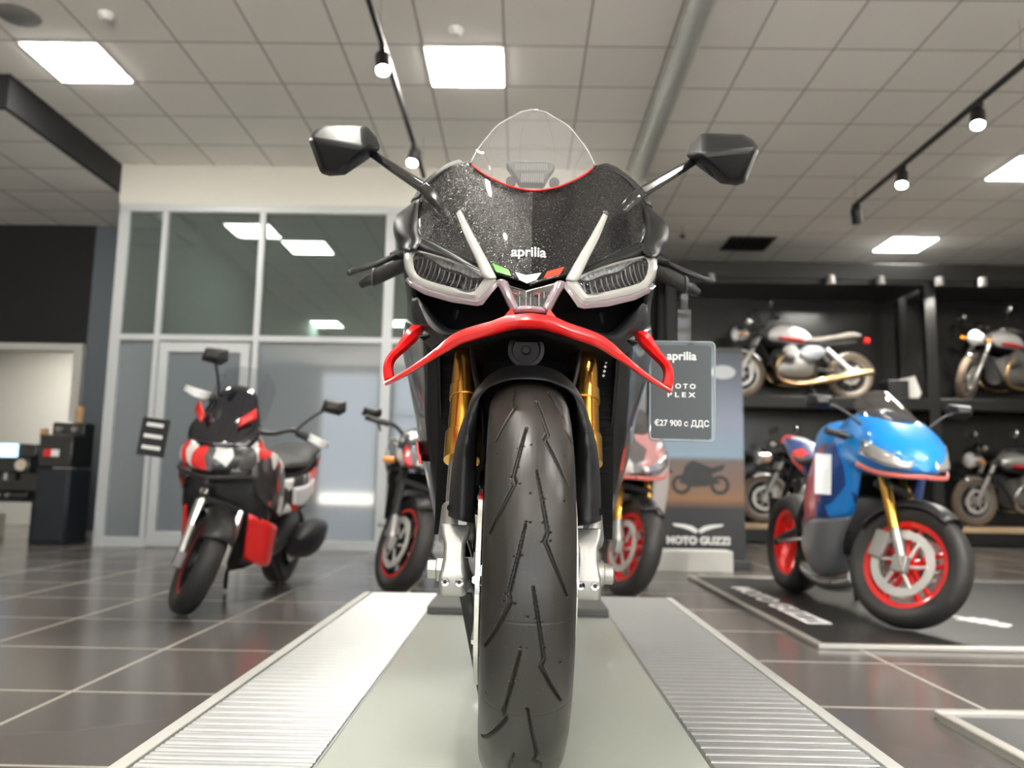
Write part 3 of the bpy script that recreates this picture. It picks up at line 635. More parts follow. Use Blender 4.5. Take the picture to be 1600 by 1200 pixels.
# --- scooter at the left
def scooter():
    SMM = steerM(Vector((0, 0, .265)), RAD(24.5), RAD(34)); SMv = lambda q: tuple(SMM @ Vector(q))
    rt = moto('adventure_scooter', 'black scooter with red and white camouflage panels and tall dark windscreen', (-1.64, 4.06, 0), RAD(-2), RAD(7), RAD(34), style='scooter', cat='scooter', R=.265, rimr=.178, Rr=.26, wb=1.33, tw=.115, rw=.13, rim_m=M_black, stripe=M_redm, fork_m=M_steel)
    MB().body([(-.10, .76, .05, .04), (-.05, .78, .16, .07), (.05, .80, .20, .11), (.16, .82, .19, .14), (.26, .82, .12, .12)], 24).build('nose_fairing', M_camo, rt)
    MB().patch([[(-.20, .02, .72), (-.10, -.07, .70), (0, -.10, .69), (.10, -.07, .70), (.20, .02, .72)], [(-.19, .04, .70), (-.09, -.02, .675), (0, -.04, .66), (.09, -.02, .675), (.19, .04, .70)]], 16, 4).build('beak', M_dark, rt, solid=.015)
    for s_ in (-1, 1):
        MB().patch([[(s_*.03, -.085, .79), (s_*.11, -.055, .80), (s_*.17, .01, .83)], [(s_*.04, -.088, .75), (s_*.11, -.06, .745), (s_*.17, .0, .77)]], 10, 4).build('headlight', mat('headlight_pale_chrome', (.75,.75,.74), .12, metal=.8), rt, solid=.012)
        MB().patch([[(s_*.18, .05, .86), (s_*.23, .22, .84), (s_*.23, .40, .74)], [(s_*.19, .04, .70), (s_*.25, .20, .66), (s_*.24, .42, .60)], [(s_*.20, .20, .58), (s_*.24, .32, .54), (s_*.23, .46, .50)]], 12, 12).build('side_panel', M_camo, rt, solid=.012)
        MB().patch([[(s_*.17, .14, .52), (s_*.235, .28, .48), (s_*.22, .46, .44)], [(s_*.15, .22, .28), (s_*.22, .32, .24), (s_*.21, .48, .24)]], 10, 8).build('lower_panel', M_redm, rt, solid=.012)
        MB().patch([[(s_*.16, .62, .70), (s_*.20, .9, .74), (s_*.15, 1.3, .82), (s_*.09, 1.52, .88)], [(s_*.17, .60, .50), (s_*.22, .9, .54), (s_*.17, 1.25, .66), (s_*.08, 1.5, .78)]], 16, 8).build('rear_panel', M_camo, rt, solid=.012)
        mirror_part(rt, SMv((s_*.22, .20, 1.05)), SMv((s_*.34, .14, 1.24)), (.075, .045), M_dark)
        MB().patch([[(s_*.28, .12, 1.06), (s_*.34, .09, 1.055), (s_*.40, .14, 1.05)], [(s_*.28, .12, 1.02), (s_*.34, .09, 1.01), (s_*.40, .14, 1.02)]], 8, 6).xf(SMM).build('hand_guard', M_white, rt, solid=.008)
    for s_ in (-1, 1): MB().patch([[(s_*.215, .66, .66), (s_*.232, .85, .68), (s_*.225, 1.0, .72)], [(s_*.215, .70, .56), (s_*.235, .86, .56), (s_*.228, 1.0, .62)]], 10, 6).build('white_side_plate', M_white, rt, solid=.008)
    MB().body([(.20, .60, .12, .22), (.30, .50, .19, .28), (.42, .42, .19, .24), (.50, .36, .17, .16)], 22).body([(.13, .66, .17, .06), (.17, .60, .215, .16), (.26, .52, .215, .20), (.34, .48, .18, .16)], 22).build('leg_shield', M_black, rt)
    MB().body([(.45, .30, .15, .08), (.70, .30, .17, .08), (.95, .36, .15, .12), (1.2, .40, .12, .12)], 20).build('floorboard', M_dark, rt)
    MB().body([(.62, .60, .14, .14), (.85, .60, .17, .18), (1.15, .68, .16, .16), (1.45, .80, .10, .08)], 20).build('body', M_black, rt)
    MB().body([(.60, .76, .10, .03), (.80, .78, .15, .045), (1.05, .80, .16, .05), (1.25, .87, .14, .05), (1.48, .90, .10, .03)], 20).build('seat', M_seat, rt)
    MB().body([(.95, .30, .05, .05), (1.1, .30, .08, .09), (1.4, .34, .08, .10), (1.55, .37, .05, .06)], 16).xf(Matrix.Translation((.17, 0, 0))).build('silencer', M_black, rt)
    for s_ in (-1, 1): MB().tube([(s_*.10, .80, .22), (s_*.16, .84, .1), (s_*.16, .86, .0)], .014, 8).build('stand_leg', M_black, rt)
    rows = []; rows2 = []
    for i in range(11):
        row = []; row2 = []
        for j in range(15):
            u_ = -1+j/7; t = i/10*(1-.42*u_**4); wd = .125+.06*sin(pi*min(1, .15+i/10*.8))
            row.append((u_*wd, -.075+.20*t+.08*u_*u_, .84+.33*t)); t2 = i/10*(1-.35*u_**4)
            row2.append((u_*.17, .02+.17*t2+.10*u_*u_, .98+.30*t2))
        rows.append(row); rows2.append(row2)
    MB().grid(rows2).build('tall_clear_screen', thin_glass('light_smoke_screen', (.72,.74,.76), .02), rt)
    MB().grid(rows).build('windscreen', mat('dark_screen', (.008,.009,.014), .08, coat=1.), rt, solid=.004)
    for s_ in (-1, 1): MB().patch([[(s_*.09, -.018, .99), (s_*.15, .035, 1.06)], [(s_*.10, -.025, .95), (s_*.165, .03, 1.01)]], 4, 4).build('screen_decal', M_redm if s_ > 0 else M_redm, rt, solid=.01)
    # small black card with rows of print hanging at its right handlebar
    c = MB().bb((-.075, -.004, -.10), (.075, .004, .10)).xf(Matrix.Translation((-.40, .12, .84))).build('price_card', M_black, rt, bevel=.003, label='small black card with three white rows hanging at the bars')
    for i, w_ in enumerate((.045, .05, .05)): MB().bb((-w_, -.0065, .055-.06*i), (w_, -.0045, .075-.06*i)).xf(Matrix.Translation((-.40, .12, .84))).build('print_row', M_white, c)
    return rt
scooter()
# --- black naked bike behind the platform on the left, pale fully faired bike on the right
moto('naked_motorcycle', 'black and red motorcycle partly hidden behind the big motorcycle, nearer the scooter', (-.74, 4.95, 0), RAD(4), RAD(6), RAD(30), style='naked', rim_m=M_black, stripe=M_redm, body_m=M_camo, tank_m=M_gloss, tail_m=M_gloss, fork_m=M_black, wb=1.38)
moto('sport_motorcycle', 'pale pink and grey sports motorcycle with red front wheel behind the price card', (.66, 5.0, 0), RAD(-3), RAD(3), RAD(26), style='sport', rim_m=M_redm, body_m=M_camop, low_m=M_black, tank_m=M_camop, tail_m=M_camop, wb=1.38)
# --- retro bikes in the rack
M_wtank = mat('white_tank_paint', (.82,.81,.79), .22, coat=1.)
M_warmexh = mat('warm_reflection_exhaust', (.62,.40,.20), .25, metal=.85)  # warm reflection painted into the pipe colour
M_greypaint = mat('silver_side_cover', (.38,.40,.44), .3, metal=.4, coat=.5)
S0 = SH+.001
retroT = mat('warm_lit_tyre', (.16,.12,.085), .7)  # tan tone is warm light painted into the rubber
def shelf(x, z, rz, label, tank, exh=M_warmexh, cover=M_greypaint, y=10.66, steer=0., seat=None, grp=None):
    return moto('retro_motorcycle', label, (x, y, z), rz, RAD(3), steer, grp, style='retro', R=.325, rimr=.245, Rr=.31, wb=1.45, tw=.10, rw=.13, rim_m=mat('spoked_rim_grey', (.35,.33,.30), .35, metal=.7), tank_m=tank, low_m=cover, exh_m=exh, tyre_m=retroT, fork_m=M_silver, seat_m=seat or mat('grey_seat', (.17,.16,.14), .6))
shelf(2.93, S0, RAD(-90), 'white retro motorcycle with chrome engine on the upper rack shelf beside the banner', M_wtank)
shelf(5.95, S0, RAD(-72), 'white retro motorcycle on the upper rack shelf cut by the right edge', M_wtank, steer=RAD(28))
shelf(3.20, .241, RAD(-88), 'black retro motorcycle low in the rack behind the blue sports motorcycle', M_gloss, M_steel, M_black)
shelf(5.95, .241, RAD(-80), 'silver and dark red retro motorcycle low in the rack at the right edge', mat('silver_red_tank', (.5,.49,.47), .25, metal=.5, coat=1.), M_steel, M_black)
# ---------------------------------------------------------------- mats, banner, white shape
def flat_text(txt, parent, M4, height, m, name='lettering', bold=.02, width=None, thick=.0015):
    vs, fs, asp = text_mesh(txt, bold)
    W = width or asp*height
    mb = MB().add([(x*W, y*height, 0) for x, y in vs], fs).xf(M4)
    return mb.build(name, m, parent, flat=True, solid=thick, off=1)
def framed_mat(name, x0, y0, x1, y1, label, lines=()):
    e = empty(name, (x0, y0, 0), label=label, cat='mat')
    W, D = x1-x0, y1-y0
    MB().bb((.03, .03, 0.0005), (W-.03, D-.03, .010)).build('mat_surface', mat('charcoal_mat', (.018,.018,.017), .42, bump=(300, .4), noise=(2, .25)), e)
    MB().bb((0, 0, 0.0005), (W, .035, .022)).bb((0, D-.035, 0.0005), (W, D, .022)).bb((0, .035, 0.0005), (.035, D-.035, .022)).bb((W-.035, .035, 0.0005), (W, D-.035, .022)).build('metal_edge', mat('mat_edge_alu', (.50,.48,.44), .35, metal=.6), e, bevel=.004)
    for txt, x, y, rz, h, w_ in lines:
        flat_text(txt, e, Matrix.Translation((x-x0, y-y0, .0102)) @ Matrix.Rotation(rz, 4, 'Z'), h, M_wtext, bold=.03, width=w_)
    return e
framed_mat('display_mat', 1.27, 3.50, 4.0, 6.15, 'large framed charcoal mat with white lettering under the blue motorcycle', [('MOTO GUZZI', 1.44, 5.55, RAD(-90), .17, 1.45), ('aprilia', 2.12, 4.62, RAD(-60), .22, .60)])
framed_mat('display_mat', 1.24, -.2, 3.6, 2.50, 'framed charcoal mat cut by the bottom right corner')
# roll-up banner
Y0 = 6.95; bx0 = P(1016, 600, Y0).x; bx1 = P(1160, 600, Y0).x
bn = empty('banner_stand', ((bx0+bx1)/2, Y0, 0), label='tall banner with a dusk landscape, a motorcycle and a winged emblem', cat='banner')
W = bx1-bx0
zt = P(1100, 547, Y0).z
def ban(a, b, name, m, y=.0, t=.004): return MB().bb((a[0]*W/2, y-t, a[1]), (b[0]*W/2, y, b[1])).build(name, m, bn)
zk = lambda py: P(1150, py, Y0).z
ban((-1, .06), (1, zt), 'banner_sheet', mat('banner_dark', (.028,.028,.03), .4), .004, .008)
# the print: sky, hills, sand, drawn as thin layers of ink on the sheet
def grad_mat(name, stops, z0, z1):
    m = mat(name, (1,1,1), .45); nt = m.node_tree; b = nt.nodes['Principled BSDF']
    g = nt.nodes.new('ShaderNodeTexCoord'); s = nt.nodes.new('ShaderNodeSeparateXYZ'); nt.links.new(g.outputs['Object'], s.inputs[0])
    mr = nt.nodes.new('ShaderNodeMapRange'); nt.links.new(s.outputs[2], mr.inputs[0]); mr.inputs[1].default_value = z0; mr.inputs[2].default_value = z1
    rp = nt.nodes.new('ShaderNodeValToRGB'); nt.links.new(mr.outputs[0], rp.inputs[0])
    el = rp.color_ramp.elements
    el[0].position = stops[0][0]; el[0].color = (*stops[0][1], 1); el[1].position = stops[-1][0]; el[1].color = (*stops[-1][1], 1)
    for p_, c_ in stops[1:-1]: e = el.new(p_); e.color = (*c_, 1)
    nt.links.new(rp.outputs[0], b.inputs['Base Color']); return m
z1, z2, z3, z4 = zk(790), zk(775), zk(718), zk(580)
ban((-1, zk(795)), (1, zk(552)), 'printed_picture', grad_mat('printed_dusk_landscape', [(0, (.05,.045,.045)), (.06, (.30,.15,.07)), (.14, (.22,.13,.09)), (.30, (.16,.12,.11)), (.33, (.25,.36,.46)), (.55, (.26,.29,.38)), (.85, (.10,.12,.16)), (1., (.05,.06,.08))], zk(795), zk(552)), -.0042, .001)
# printed motorcycle as a flat print
pm = MB(); cx, cz, s = .02, zk(755), .20
for dx in (-.8, .85):
    pm.lathe([(s*.26, 0), (s*.42, 0), (s*.42, -.0008), (s*.26, -.0008), (s*.26, 0)], (cx+dx*s, -.0055, cz-s*.1), 'Y', 24)
pm.prism([(cx+s*a, -.0055, cz+s*b) for a, b in ((-.9, 0), (-.6, .75), (-.3, .95), (.1, .8), (.5, .65), (1.1, .8), (1.0, .55), (.5, .35), (.9, 0), (.3, -.15), (-.3, -.2))], (0, -.001, 0))
pm.build('printed_motorcycle', mat('print_dark_grey', (.03,.03,.032), .5), bn)
pl = MB()
# winged emblem and words under the picture
wx, wz = .0, zk(826)
wing = [(0, -.02), (.05, .015), (.12, .03), (.22, .035), (.20, .015), (.13, .0), (.07, -.02), (.02, -.045)]
for s_ in (1, -1): pl.prism([(wx+s_*a, -.0055, wz+b) for a, b in wing], (0, -.001, 0))
pl.build('winged_emblem', M_wtext, bn)
TX = Matrix.Rotation(RAD(90), 4, 'X')
flat_text('MOTO GUZZI', bn, Matrix.Translation((-.27, -.0055, zk(851))) @ TX, .085, M_wtext, bold=.05, width=.54, thick=.001)
el = MB().lathe([(0, 0), (.11, 0), (.11, -.001), (0, -.001)], (0,0,0), 'Y', 32).xf(Matrix.Translation((W/2-.17, -.0055, zk(582))) @ Matrix.Diagonal((1, 1, .55, 1))).build('oval_logo', mat('print_pale_grey', (.5,.52,.55), .5), bn)
MB().bb((-W/2-.02, -.10, 0), (W/2+.02, .10, .07)).build('banner_base', M_dark, bn, bevel=.01)
MB().cyl((0, .03, .05), (0, .03, zt), .012).build('support_pole', M_steel, bn)
MB().bb((-W/2, -.012, zt-.01), (W/2, .014, zt+.02)).build('top_rail', M_dark, bn, bevel=.004)
b = MB(); x0 = PZ(1012, 893, 0); x1 = PZ(1140, 893, 0)
bb_ = b.bb((0, 0, 0), (x1.x-x0.x, .22, .17)).build('display_plinth', mat('white_plinth', (.62,.62,.58), .5), bevel=.006); bb_.location = (x0.x, x0.y, 0)
tag(bb_, 'low white display plinth on the floor in front of the banner', 'plinth')
# white angular shape standing behind the upper retro motorcycles
wb_ = MB(); q0 = P(1415, 570, 10.9)
wb_.prism([(-.19, 0, -.13), (-.17, 0, .16), (.12, 0, .24), (.20, 0, .0), (.12, 0, -.13)], (0, .03, 0))
wb_ = wb_.build('white_shape', mat('matte_white', (.55,.55,.52), .6)); wb_.location = (q0.x, 10.9, SH+.135); tag(wb_, 'white angular shape on the upper rack shelf between the two retro motorcycles', 'board')
bx = MB().bb((-.14, -.12, 0), (.14, .12, .26)).build('dark_helmet_box', M_black, bevel=.02); q0 = P(1405, 610, 10.5); bx.location = (q0.x, 10.62, SH+.001); tag(bx, 'small dark box below the white shape on the upper rack shelf', 'box')
# ---------------------------------------------------------------- display platform
pf = empty('display_platform', (0, .2, 0), label='raised grey display platform with two slatted aluminium tracks under the big black motorcycle', cat='platform')
PZt = .23; PL = 3.07
M_deck = mat('deck_paint', (.43,.46,.41), .28, noise=(1.6, .05), coat=.25)
M_slat = mat('brushed_slat', (.44,.45,.45), .42, metal=.7, bump=(60, .06))
MB().bb((-.585, 0, .02), (.585, PL, PZt-.02)).build('platform_body', M_dark, pf)
MB().bb((-.305, 0, PZt-.03), (.305, PL, PZt)).build('deck', M_deck, pf, bevel=.002)
for s_ in (-1, 1):
    MB().bb((s_*.585, 0, .0), (s_*.612, PL, PZt+.002)).build('side_rail', mat('rail_alu', (.52,.52,.49), .45, metal=.35), pf, bevel=.002)
    m = MB(); n = int(PL/.0365)
    for i in range(n):
        y = .012+.0365*i
        m.loft([[(x, y, PZt-.018), (x, y, PZt-.003), (x, y+.003, PZt), (x, y+.012, PZt+.0006), (x, y+.015, PZt-.0006), (x, y+.020, PZt-.0006), (x, y+.023, PZt+.0006), (x, y+.031, PZt), (x, y+.034, PZt-.003), (x, y+.034, PZt-.018)] for x in (s_*.312, s_*.580)])
    m.bb((s_*.308, 0, PZt-.02), (s_*.584, PL, PZt-.0045))
    m.build('slatted_track', M_slat, pf, angle=50)
    MB().bb((s_*.13, 2.55, PZt), (s_*.305, 2.90, PZt+.028)).build('rubber_pad', mat('pad_grey', (.075,.075,.07), .5), pf, bevel=.006)
MB().bb((-.61, PL, 0), (.61, PL+.02, PZt)).build('end_rail', M_dark, pf, bevel=.002)
MB().cyl((.16, .92, PZt), (.16, .92, PZt+.001), .007).build('deck_rivet', M_white, pf)
# ---------------------------------------------------------------- the big black motorcycle
AY = 1.26; R0 = .30
big = empty('superbike', (.004, AY, PZt), (0, RAD(.6), 0), label='large black and red faired motorcycle seen head-on, standing on the display platform', cat='motorcycle')
MW = Matrix.Translation((.004, AY, PZt)) @ Matrix.Rotation(RAD(.6), 4, 'Y'); MI = MW.inverted()
def L(px, py, Y): return MI @ P(px, py, Y)
def LL(q): return L(*q)
def Dp(px, py):
    ys = [(171,1.52),(258,1.355),(298,1.29),(335,1.235),(375,1.185),(410,1.15),(447,1.118),(490,1.105),(520,1.11),(560,1.13),(620,1.17)]
    return float(np.interp(py, [a for a, _ in ys], [b for _, b in ys])) + 6.5e-6*(px-(822+(447-py)*.035))**2
def LD(px, py, d=0.): return L(px, py, Dp(px, py)+d)
def both(name, fn, m, parent=big, **k):
    """right side and its mirror image as two objects"""
    out = []
    for s_ in (1, -1):
        mb = fn()
        if s_ < 0: mb.flip()
        out.append(mb.build(name, m, parent, **k))
    return out
def sym(rows):
    """half rows (centre outward, local points) -> full rows across the middle"""
    out = []
    for r in rows:
        r = [Vector(p) for p in r]; r[0].x = 0
        out.append([Vector((-p.x, p.y, p.z)) for p in reversed(r[1:])] + r)
    return out
M_flake = flake_mat('black_flake_paint', (.004,.004,.0045), (.55,.53,.50), .32, 1000., .016); M_flake.node_tree.nodes['Principled BSDF'].inputs['Specular IOR Level'].default_value = .08; M_flake.node_tree.nodes['Principled BSDF'].inputs['Coat Weight'].default_value = .55
M_paint = mat('satin_fairing_black', (.0055,.006,.0065), .40, spec=.3)
M_drl = mat('daylight_strip_plastic', (.40,.395,.37), .3, coat=.5)
M_lip = mat('lilac_clear_edge', (.22,.17,.19), .15, coat=1.)
M_refl = mat('reflector_chrome', (.80,.81,.83), .06, metal=1.)
# --- nose shell
hr = [[(828,298),(865,294),(890,285),(915,272),(933,259),(960,265),(985,286),(1006,318)],
      [(827,335),(862,332),(893,326),(922,317),(948,311),(972,316),(992,327),(1008,346)],
      [(826,375),(855,374),(882,370),(908,365),(935,359),(960,359),(985,361),(1005,373)],
      [(824,412),(846,411),(866,408),(885,404),(905,400),(930,396),(965,388),(1003,376)],
      [(822,447),(838,443),(853,438.5),(868,434.5),(881,431),(903,424),(948,401),(1002,378)]]
rows = [[LD(*p) for p in r] for r in hr]
for r in rows: r[0].x = 0; r[0].y -= .003
nm = MB().patch(rows, 40, 44, relax=25)
for v in nm.v:
    if abs(v.x) < 1e-6: v.x = 0
nm.mirror()
nose = nm.build('nose_fairing', M_flake, big, solid=.0012, off=0, angle=6)
NB = BVHTree.FromPolygons([tuple(v) for v in nm.v], nm.f); LO = MI @ CAMP
def drape(px, py, off=.0008, B=NB):
    d = (MI.to_3x3() @ ray(px, py)).normalized(); h = B.ray_cast(LO, d)
    if h[0] is None: return LD(px, py) - d*off
    return h[0] - d*(off+.0014)
def decal(name, polys, m, parent=nose, n=4):
    mb = MB()
    for q in polys:
        a, b, c, d = [Vector((*p, 0)) for p in q]
        mb.grid([[drape(*(a.lerp(b, j/n)).lerp(d.lerp(c, j/n), i/n).xy) for j in range(n+1)] for i in range(n+1)])
    return mb.build(name, m, parent)
decal('green_mark', [[(769,411.4),(794.5,421.5),(798.5,431),(775.4,424.5)]], mat('green_print', (.07,.62,.01), .4))
decal('red_mark', [[(855.4,424),(882,416.7),(874.6,429),(848.8,435)]], mat('orange_red_print', (.85,.035,.01), .4))
decal('white_chevron', [[(805,425),(822,430),(822.9,442.6),(811.5,437)], [(822,430),(846,426),(837.7,437.6),(822.9,442.6)]], M_wtext)
vs, fs, asp = text_mesh('aprilia', .015, 8)
yc = max(y for x, y in vs)
MB().add([drape(799+54.5*x, 399.5+1.8*x+3*(2*x-1)**2*.3-(15.0*y/yc if y > 0 else 15.0*y/yc*.75)) for x, y in vs], fs).build('maker_logo', M_wtext, nose, flat=True)
# --- windscreen and its red edge line
sr = [[(828,298,1.285),(865,294,1.295),(890,285,1.325),(915,272,1.375),(930,259,1.42)],
      [(828,268,1.33),(866,264,1.345),(893,254,1.375),(914,244,1.41),(921,240,1.44)],
      [(828,232,1.40),(862,229,1.41),(885,224,1.44),(900,219,1.465),(905.5,218,1.49)],
      [(828,198,1.48),(852,197,1.485),(869,195,1.505),(880,194,1.52),(884,194,1.54)],
      [(828,178,1.53),(842,178,1.535),(852,179,1.54),(859,180,1.55),(862,181,1.56)],
      [(828,171,1.56),(836,171.5,1.56),(844,173,1.565),(850,174.5,1.57),(854,176,1.575)]]
MB().patch(sym([[LL(p) for p in r] for r in sr]), 49, 36, relax=60).build('windscreen', thin_glass('screen_clear_grey', (.93,.935,.94), .03, haze=.10, hazecol=(.6,.6,.62)), big)
rim = [LL(p) for p in sr[0]]; rim = [Vector((-p.x, p.y, p.z)) for p in reversed(rim[1:])] + [Vector((0, rim[0].y, rim[0].z))] + rim[1:]
rc = cr([p+Vector((0,-.0015,0)) for p in rim], 41)
edge = [Vector((-p.x, p.y, p.z)) for p in [LL(q) for q in reversed([(930,259,1.42),(921,240,1.44),(905.5,218,1.49),(884,194,1.54),(862,181,1.56)])]]
MB().tube(rc[2:-2], .0016, 8).build('red_edge_line', M_red, big)
e2 = [LL(q) for q in [(930,259,1.42),(921,240,1.44),(905.5,218,1.49),(884,194,1.54),(862,181,1.56),(854,176,1.575),(828,171,1.56)]]
both('screen_edge', lambda: MB().tube(cr(e2, 24), .0012, 6), mat('clear_edge', (.45,.45,.46), .1, coat=1.))
for q in ((930,262,1.40),): both('screen_screw', lambda: MB().cyl(LL(q), LL(q)+Vector((0,-.006,.004)), .004, 12), M_steel)
# instrument hood seen through the screen
hd = [(790,254),(800,250),(860,251),(868,257),(858,272),(850,287),(812,286),(803,272)]
ih = MB().prism([L(x, y, 1.50) for x, y in hd], (0, .03, 0)).build('instrument_hood', mat('hood_grey', (.16,.155,.15), .5), big, bevel=.003)
m = MB()
for i in range(17):
    x = 806+3*i; h = 285 if 812 < x < 850 else 272
    m.tube([L(x, 256, 1.497), L(x, 266, 1.497)], .0007, 5).tube([L(x, 271, 1.497), L(x, h, 1.497)], .0007, 5) if h > 275 else m.tube([L(x, 256, 1.497), L(x, 266, 1.497)], .0007, 5)
m.build('hood_ribs', mat('rib_grey', (.5,.49,.46), .4), ih)
MB().body([(.20,.80,.10,.03),(.26,.82,.13,.04),(.36,.84,.12,.04)], 20).build('cockpit_tray', M_black, big)
both('air_vent_cap', lambda: MB().lathe([(0,-.006),(.009,-.004),(.009,.003),(0,.003)], L(866,286,1.37), 'Y', 16), M_black)
both('shoulder_panel', lambda: MB().patch([[LL(p) for p in r] for r in ([(931,260,1.425),(945,256,1.47),(952,258,1.52)], [(955,265,1.45),(968,266,1.50),(975,272,1.58)], [(985,287,1.465),(997,292,1.50),(1003,300,1.6)], [(1006,318,1.48),(1012,320,1.50),(1018,326,1.6)])], 8, 14), M_satin, solid=.003)
# --- matte side panel, brow over the headlight
both('side_panel', lambda: MB().patch([[LL(p) for p in r] for r in (
    [(1007,318,1.455),(1014,322,1.475),(1020,328,1.54),(1016,326,1.75)],
    [(1009,345,1.435),(1028,346,1.48),(1041,350,1.57),(1030,352,1.80)],
    [(1005,373,1.405),(1030,373,1.45),(1044,368,1.58),(1032,372,1.82)],
    [(1003,388,1.375),(1025,389,1.43),(1038,386,1.54),(1028,388,1.80)],
    [(1012,399,1.355),(1022,401,1.39),(1029,400,1.50),(1022,400,1.78)])], 14, 18), M_paint, solid=.003, off=-1)
both('headlight_brow', lambda: MB().patch([[LL((x, y, Dp(x, y)+d)) for x, y, d in r] for r in (
    [(886,431,.004),(906,423,.002),(950,401,.0),(1003,377,.0)],
    [(893,433,-.004),(912,427,-.006),(954,409,-.008),(1008,388,-.008)],
    [(900,436,.004),(918,423,.004),(958,411,.002),(1014,399,.002)])], 20, 8), M_paint, solid=.003, off=-1)
# --- headlights
inn = [(902,438),(925,425),(960,414),(985,408),(1004,403.5),(1010,405),(1013,411),(1013,419),(1010,430),(1006,437),(1000,441.5),(985,447),(950,455),(920,459.5),(916,459)]
out = [(884,440),(918,421),(958,409),(985,403),(1012,397.5),(1020,399),(1026,406),(1027,417),(1024,432),(1018,443),(1010,450),(988,459),(950,467.5),(916,471.5),(909,470)]
def hframe():
    rings = []
    for (a, b), (c, d) in zip(inn, out):
        mx, my = (a+c)/2, (b+d)/2
        rings.append([LD(a, b, .026), LD(a, b, .0), LD(mx, my, -.005), LD(c, d, .001), LD(c, d, .02)])
    return MB().loft(rings+[rings[0]], cap=False, closed=False)
hf = both('headlight', hframe, M_drl, angle=50)
topc = [(903,438),(925,425),(960,414),(1006,403),(1012,410)]; botc = [(905,443),(917,460),(950,455),(985,447),(1004,440),(1011,428)]
def rgrid(u0, v):
    T_ = RT[u0]; B_ = RB[u0]; p = Vector(T_).lerp(Vector(B_), v); u_ = u0/90
    return p, .026*sin(pi*min(1, max(0, v)))**.8*sin(pi*u_)**.5
RT = cr([LD(x, y, .024) for x, y in topc], 91); RB = cr([LD(x, y, .016) for x, y in botc], 91)
def shelf_():
    G_ = []
    for i in range(6):
        v = .32*i/5; row = []
        for j in range(91):
            p, bw = rgrid(j, v); row.append(p+Vector((0, bw*.5-.012*(i/5)-.0045*abs(sin(pi*j/90*17)), 0)))
        G_.append(row)
    return MB().grid(G_)
def refl():
    G_ = []
    for i in range(13):
        v = .30+.70*i/12; G_.append([])
        for j in range(91):
            p, bw = rgrid(j, v); G_[-1].append(p+Vector((0, bw+.004*sin(pi*j/90*6)**2, 0)))
    return MB().grid(G_)
def ribs():
    mb = MB()
    for q in range(13):
        j = int(6+q*6.5); pts = []
        for i in range(8):
            v = .30+.66*i/7; p, bw = rgrid(j, v); pts.append(p+Vector((.0012*(q % 2), bw-.004, 0)))
        mb.tube(pts, .0011, 6)
    return mb
for i, s_ in enumerate((1, -1)):
    for nm_, fn, mm in (('reflector', refl, mat('reflector_dark', (.10,.105,.115), .05, metal=1.)), ('reflector_shelf', shelf_, mat('painted_glint_reflector', (.85,.86,.88), .22, metal=.55)), ('painted_glint_ribs', ribs, mat('painted_glint_reflector')), ('lens', lambda: MB().patch([[LD(x, y, -.0005) for x, y in topc], [LD(x, y, -.004) for x, y in [(904,440),(921,443),(955,434),(992,426),(1012,420)]], [LD(x, y, -.0005) for x, y in botc]], 24, 10), M_lens)):  # pale ribs and shelf paint in the bright reflected streaks
        mb = fn(); 
        if s_ < 0: mb.flip()
        mb.build(nm_, mm, hf[i], angle=28)
    mb = MB().prism([LD(x, y, .055) for x, y in [(890,436),(925,424),(960,413),(1015,400),(1020,430),(1005,446),(950,460),(912,466)]], (0, .01, 0))
    if s_ < 0: mb.flip()
    mb.build('housing_back', M_black, hf[i])
def strip():
    return MB().patch([[LD(x, y, d) for x, y, d in r] for r in (
        [(943,333,-.001),(946,334,-.004),(949,337,-.001)], [(922,371,-.001),(927,373,-.006),(933,376,-.001)], [(902,405,-.001),(909,406,-.008),(917,408,-.001)], [(884,437,-.001),(893,438,-.010),(904,437,-.002)])], 7, 20)
both('daylight_strip', strip, M_drl, solid=.003)
both('strip_cap', lambda: MB().ball(LD(945,334,-.002), (.006,.005,.006)), M_gloss)
lipi = [(885,441),(897,457),(909,470.5),(916,472),(950,468),(988,459.5),(1010,450),(1019,443)]; lipo = [(880,447),(892,463),(903,479),(912,481.5),(950,478),(992,468),(1014,457),(1024,447)]
both('clear_lip', lambda: MB().grid([[LD(x, y, -.0) for x, y in lipi], [LD((a+c)/2, (b+d)/2, -.005) for (a, b), (c, d) in zip(lipi, lipo)], [LD(x, y, -.003) for x, y in lipo], [LD(x, y, .014) for x, y in lipo]]), M_lip, solid=.002)
# --- centre position light between the headlights
cf = [(774,443),(803,486),(847,488),(874,445)]
both('centre_arm', lambda: MB().patch([[LD(x, y, d) for x, y, d in r] for r in ([(867,443,0),(873,440,-.008),(884,442,-.004)], [(858,462,0),(863,464,-.008),(870,466,.0)], [(848,480,0),(852,484,-.008),(858,489,.0)])], 7, 14), M_lip, solid=.004)
cl = MB().patch(sym([[LD(x, y, d) for x, y, d in r] for r in ([(822,478,0),(838,479,0),(849,480,.0)], [(822,482,-.006),(838,483,-.006),(853,485,-.005)], [(822,487,.0),(838,488,.0),(856,490,.002)])]), 20, 6).build('centre_light', M_lip, big, solid=.003)
tri = [[(778,443),(822,454),(867,443)], [(792,464),(822,466),(857,463)], [(804,481),(822,481),(848,481)]]
MB().patch([[LD(x, y, .016) for x, y in r] for r in tri], 20, 8).build('light_recess', mat('recess_dark', (.02,.018,.02), .2, coat=1.), cl)
MB().patch([[LD(x, y, .001) for x, y in r] for r in tri], 12, 8).build('lens', M_lens, cl)
for x in (793, 800, 812, 822, 829, 842, 850):
    b_ = 480 if 803 < x < 848 else 466
    MB().tube([LD(x, 456, .012), LD(x, b_, .012)], .0009, 6).build('facet', M_refl, cl)
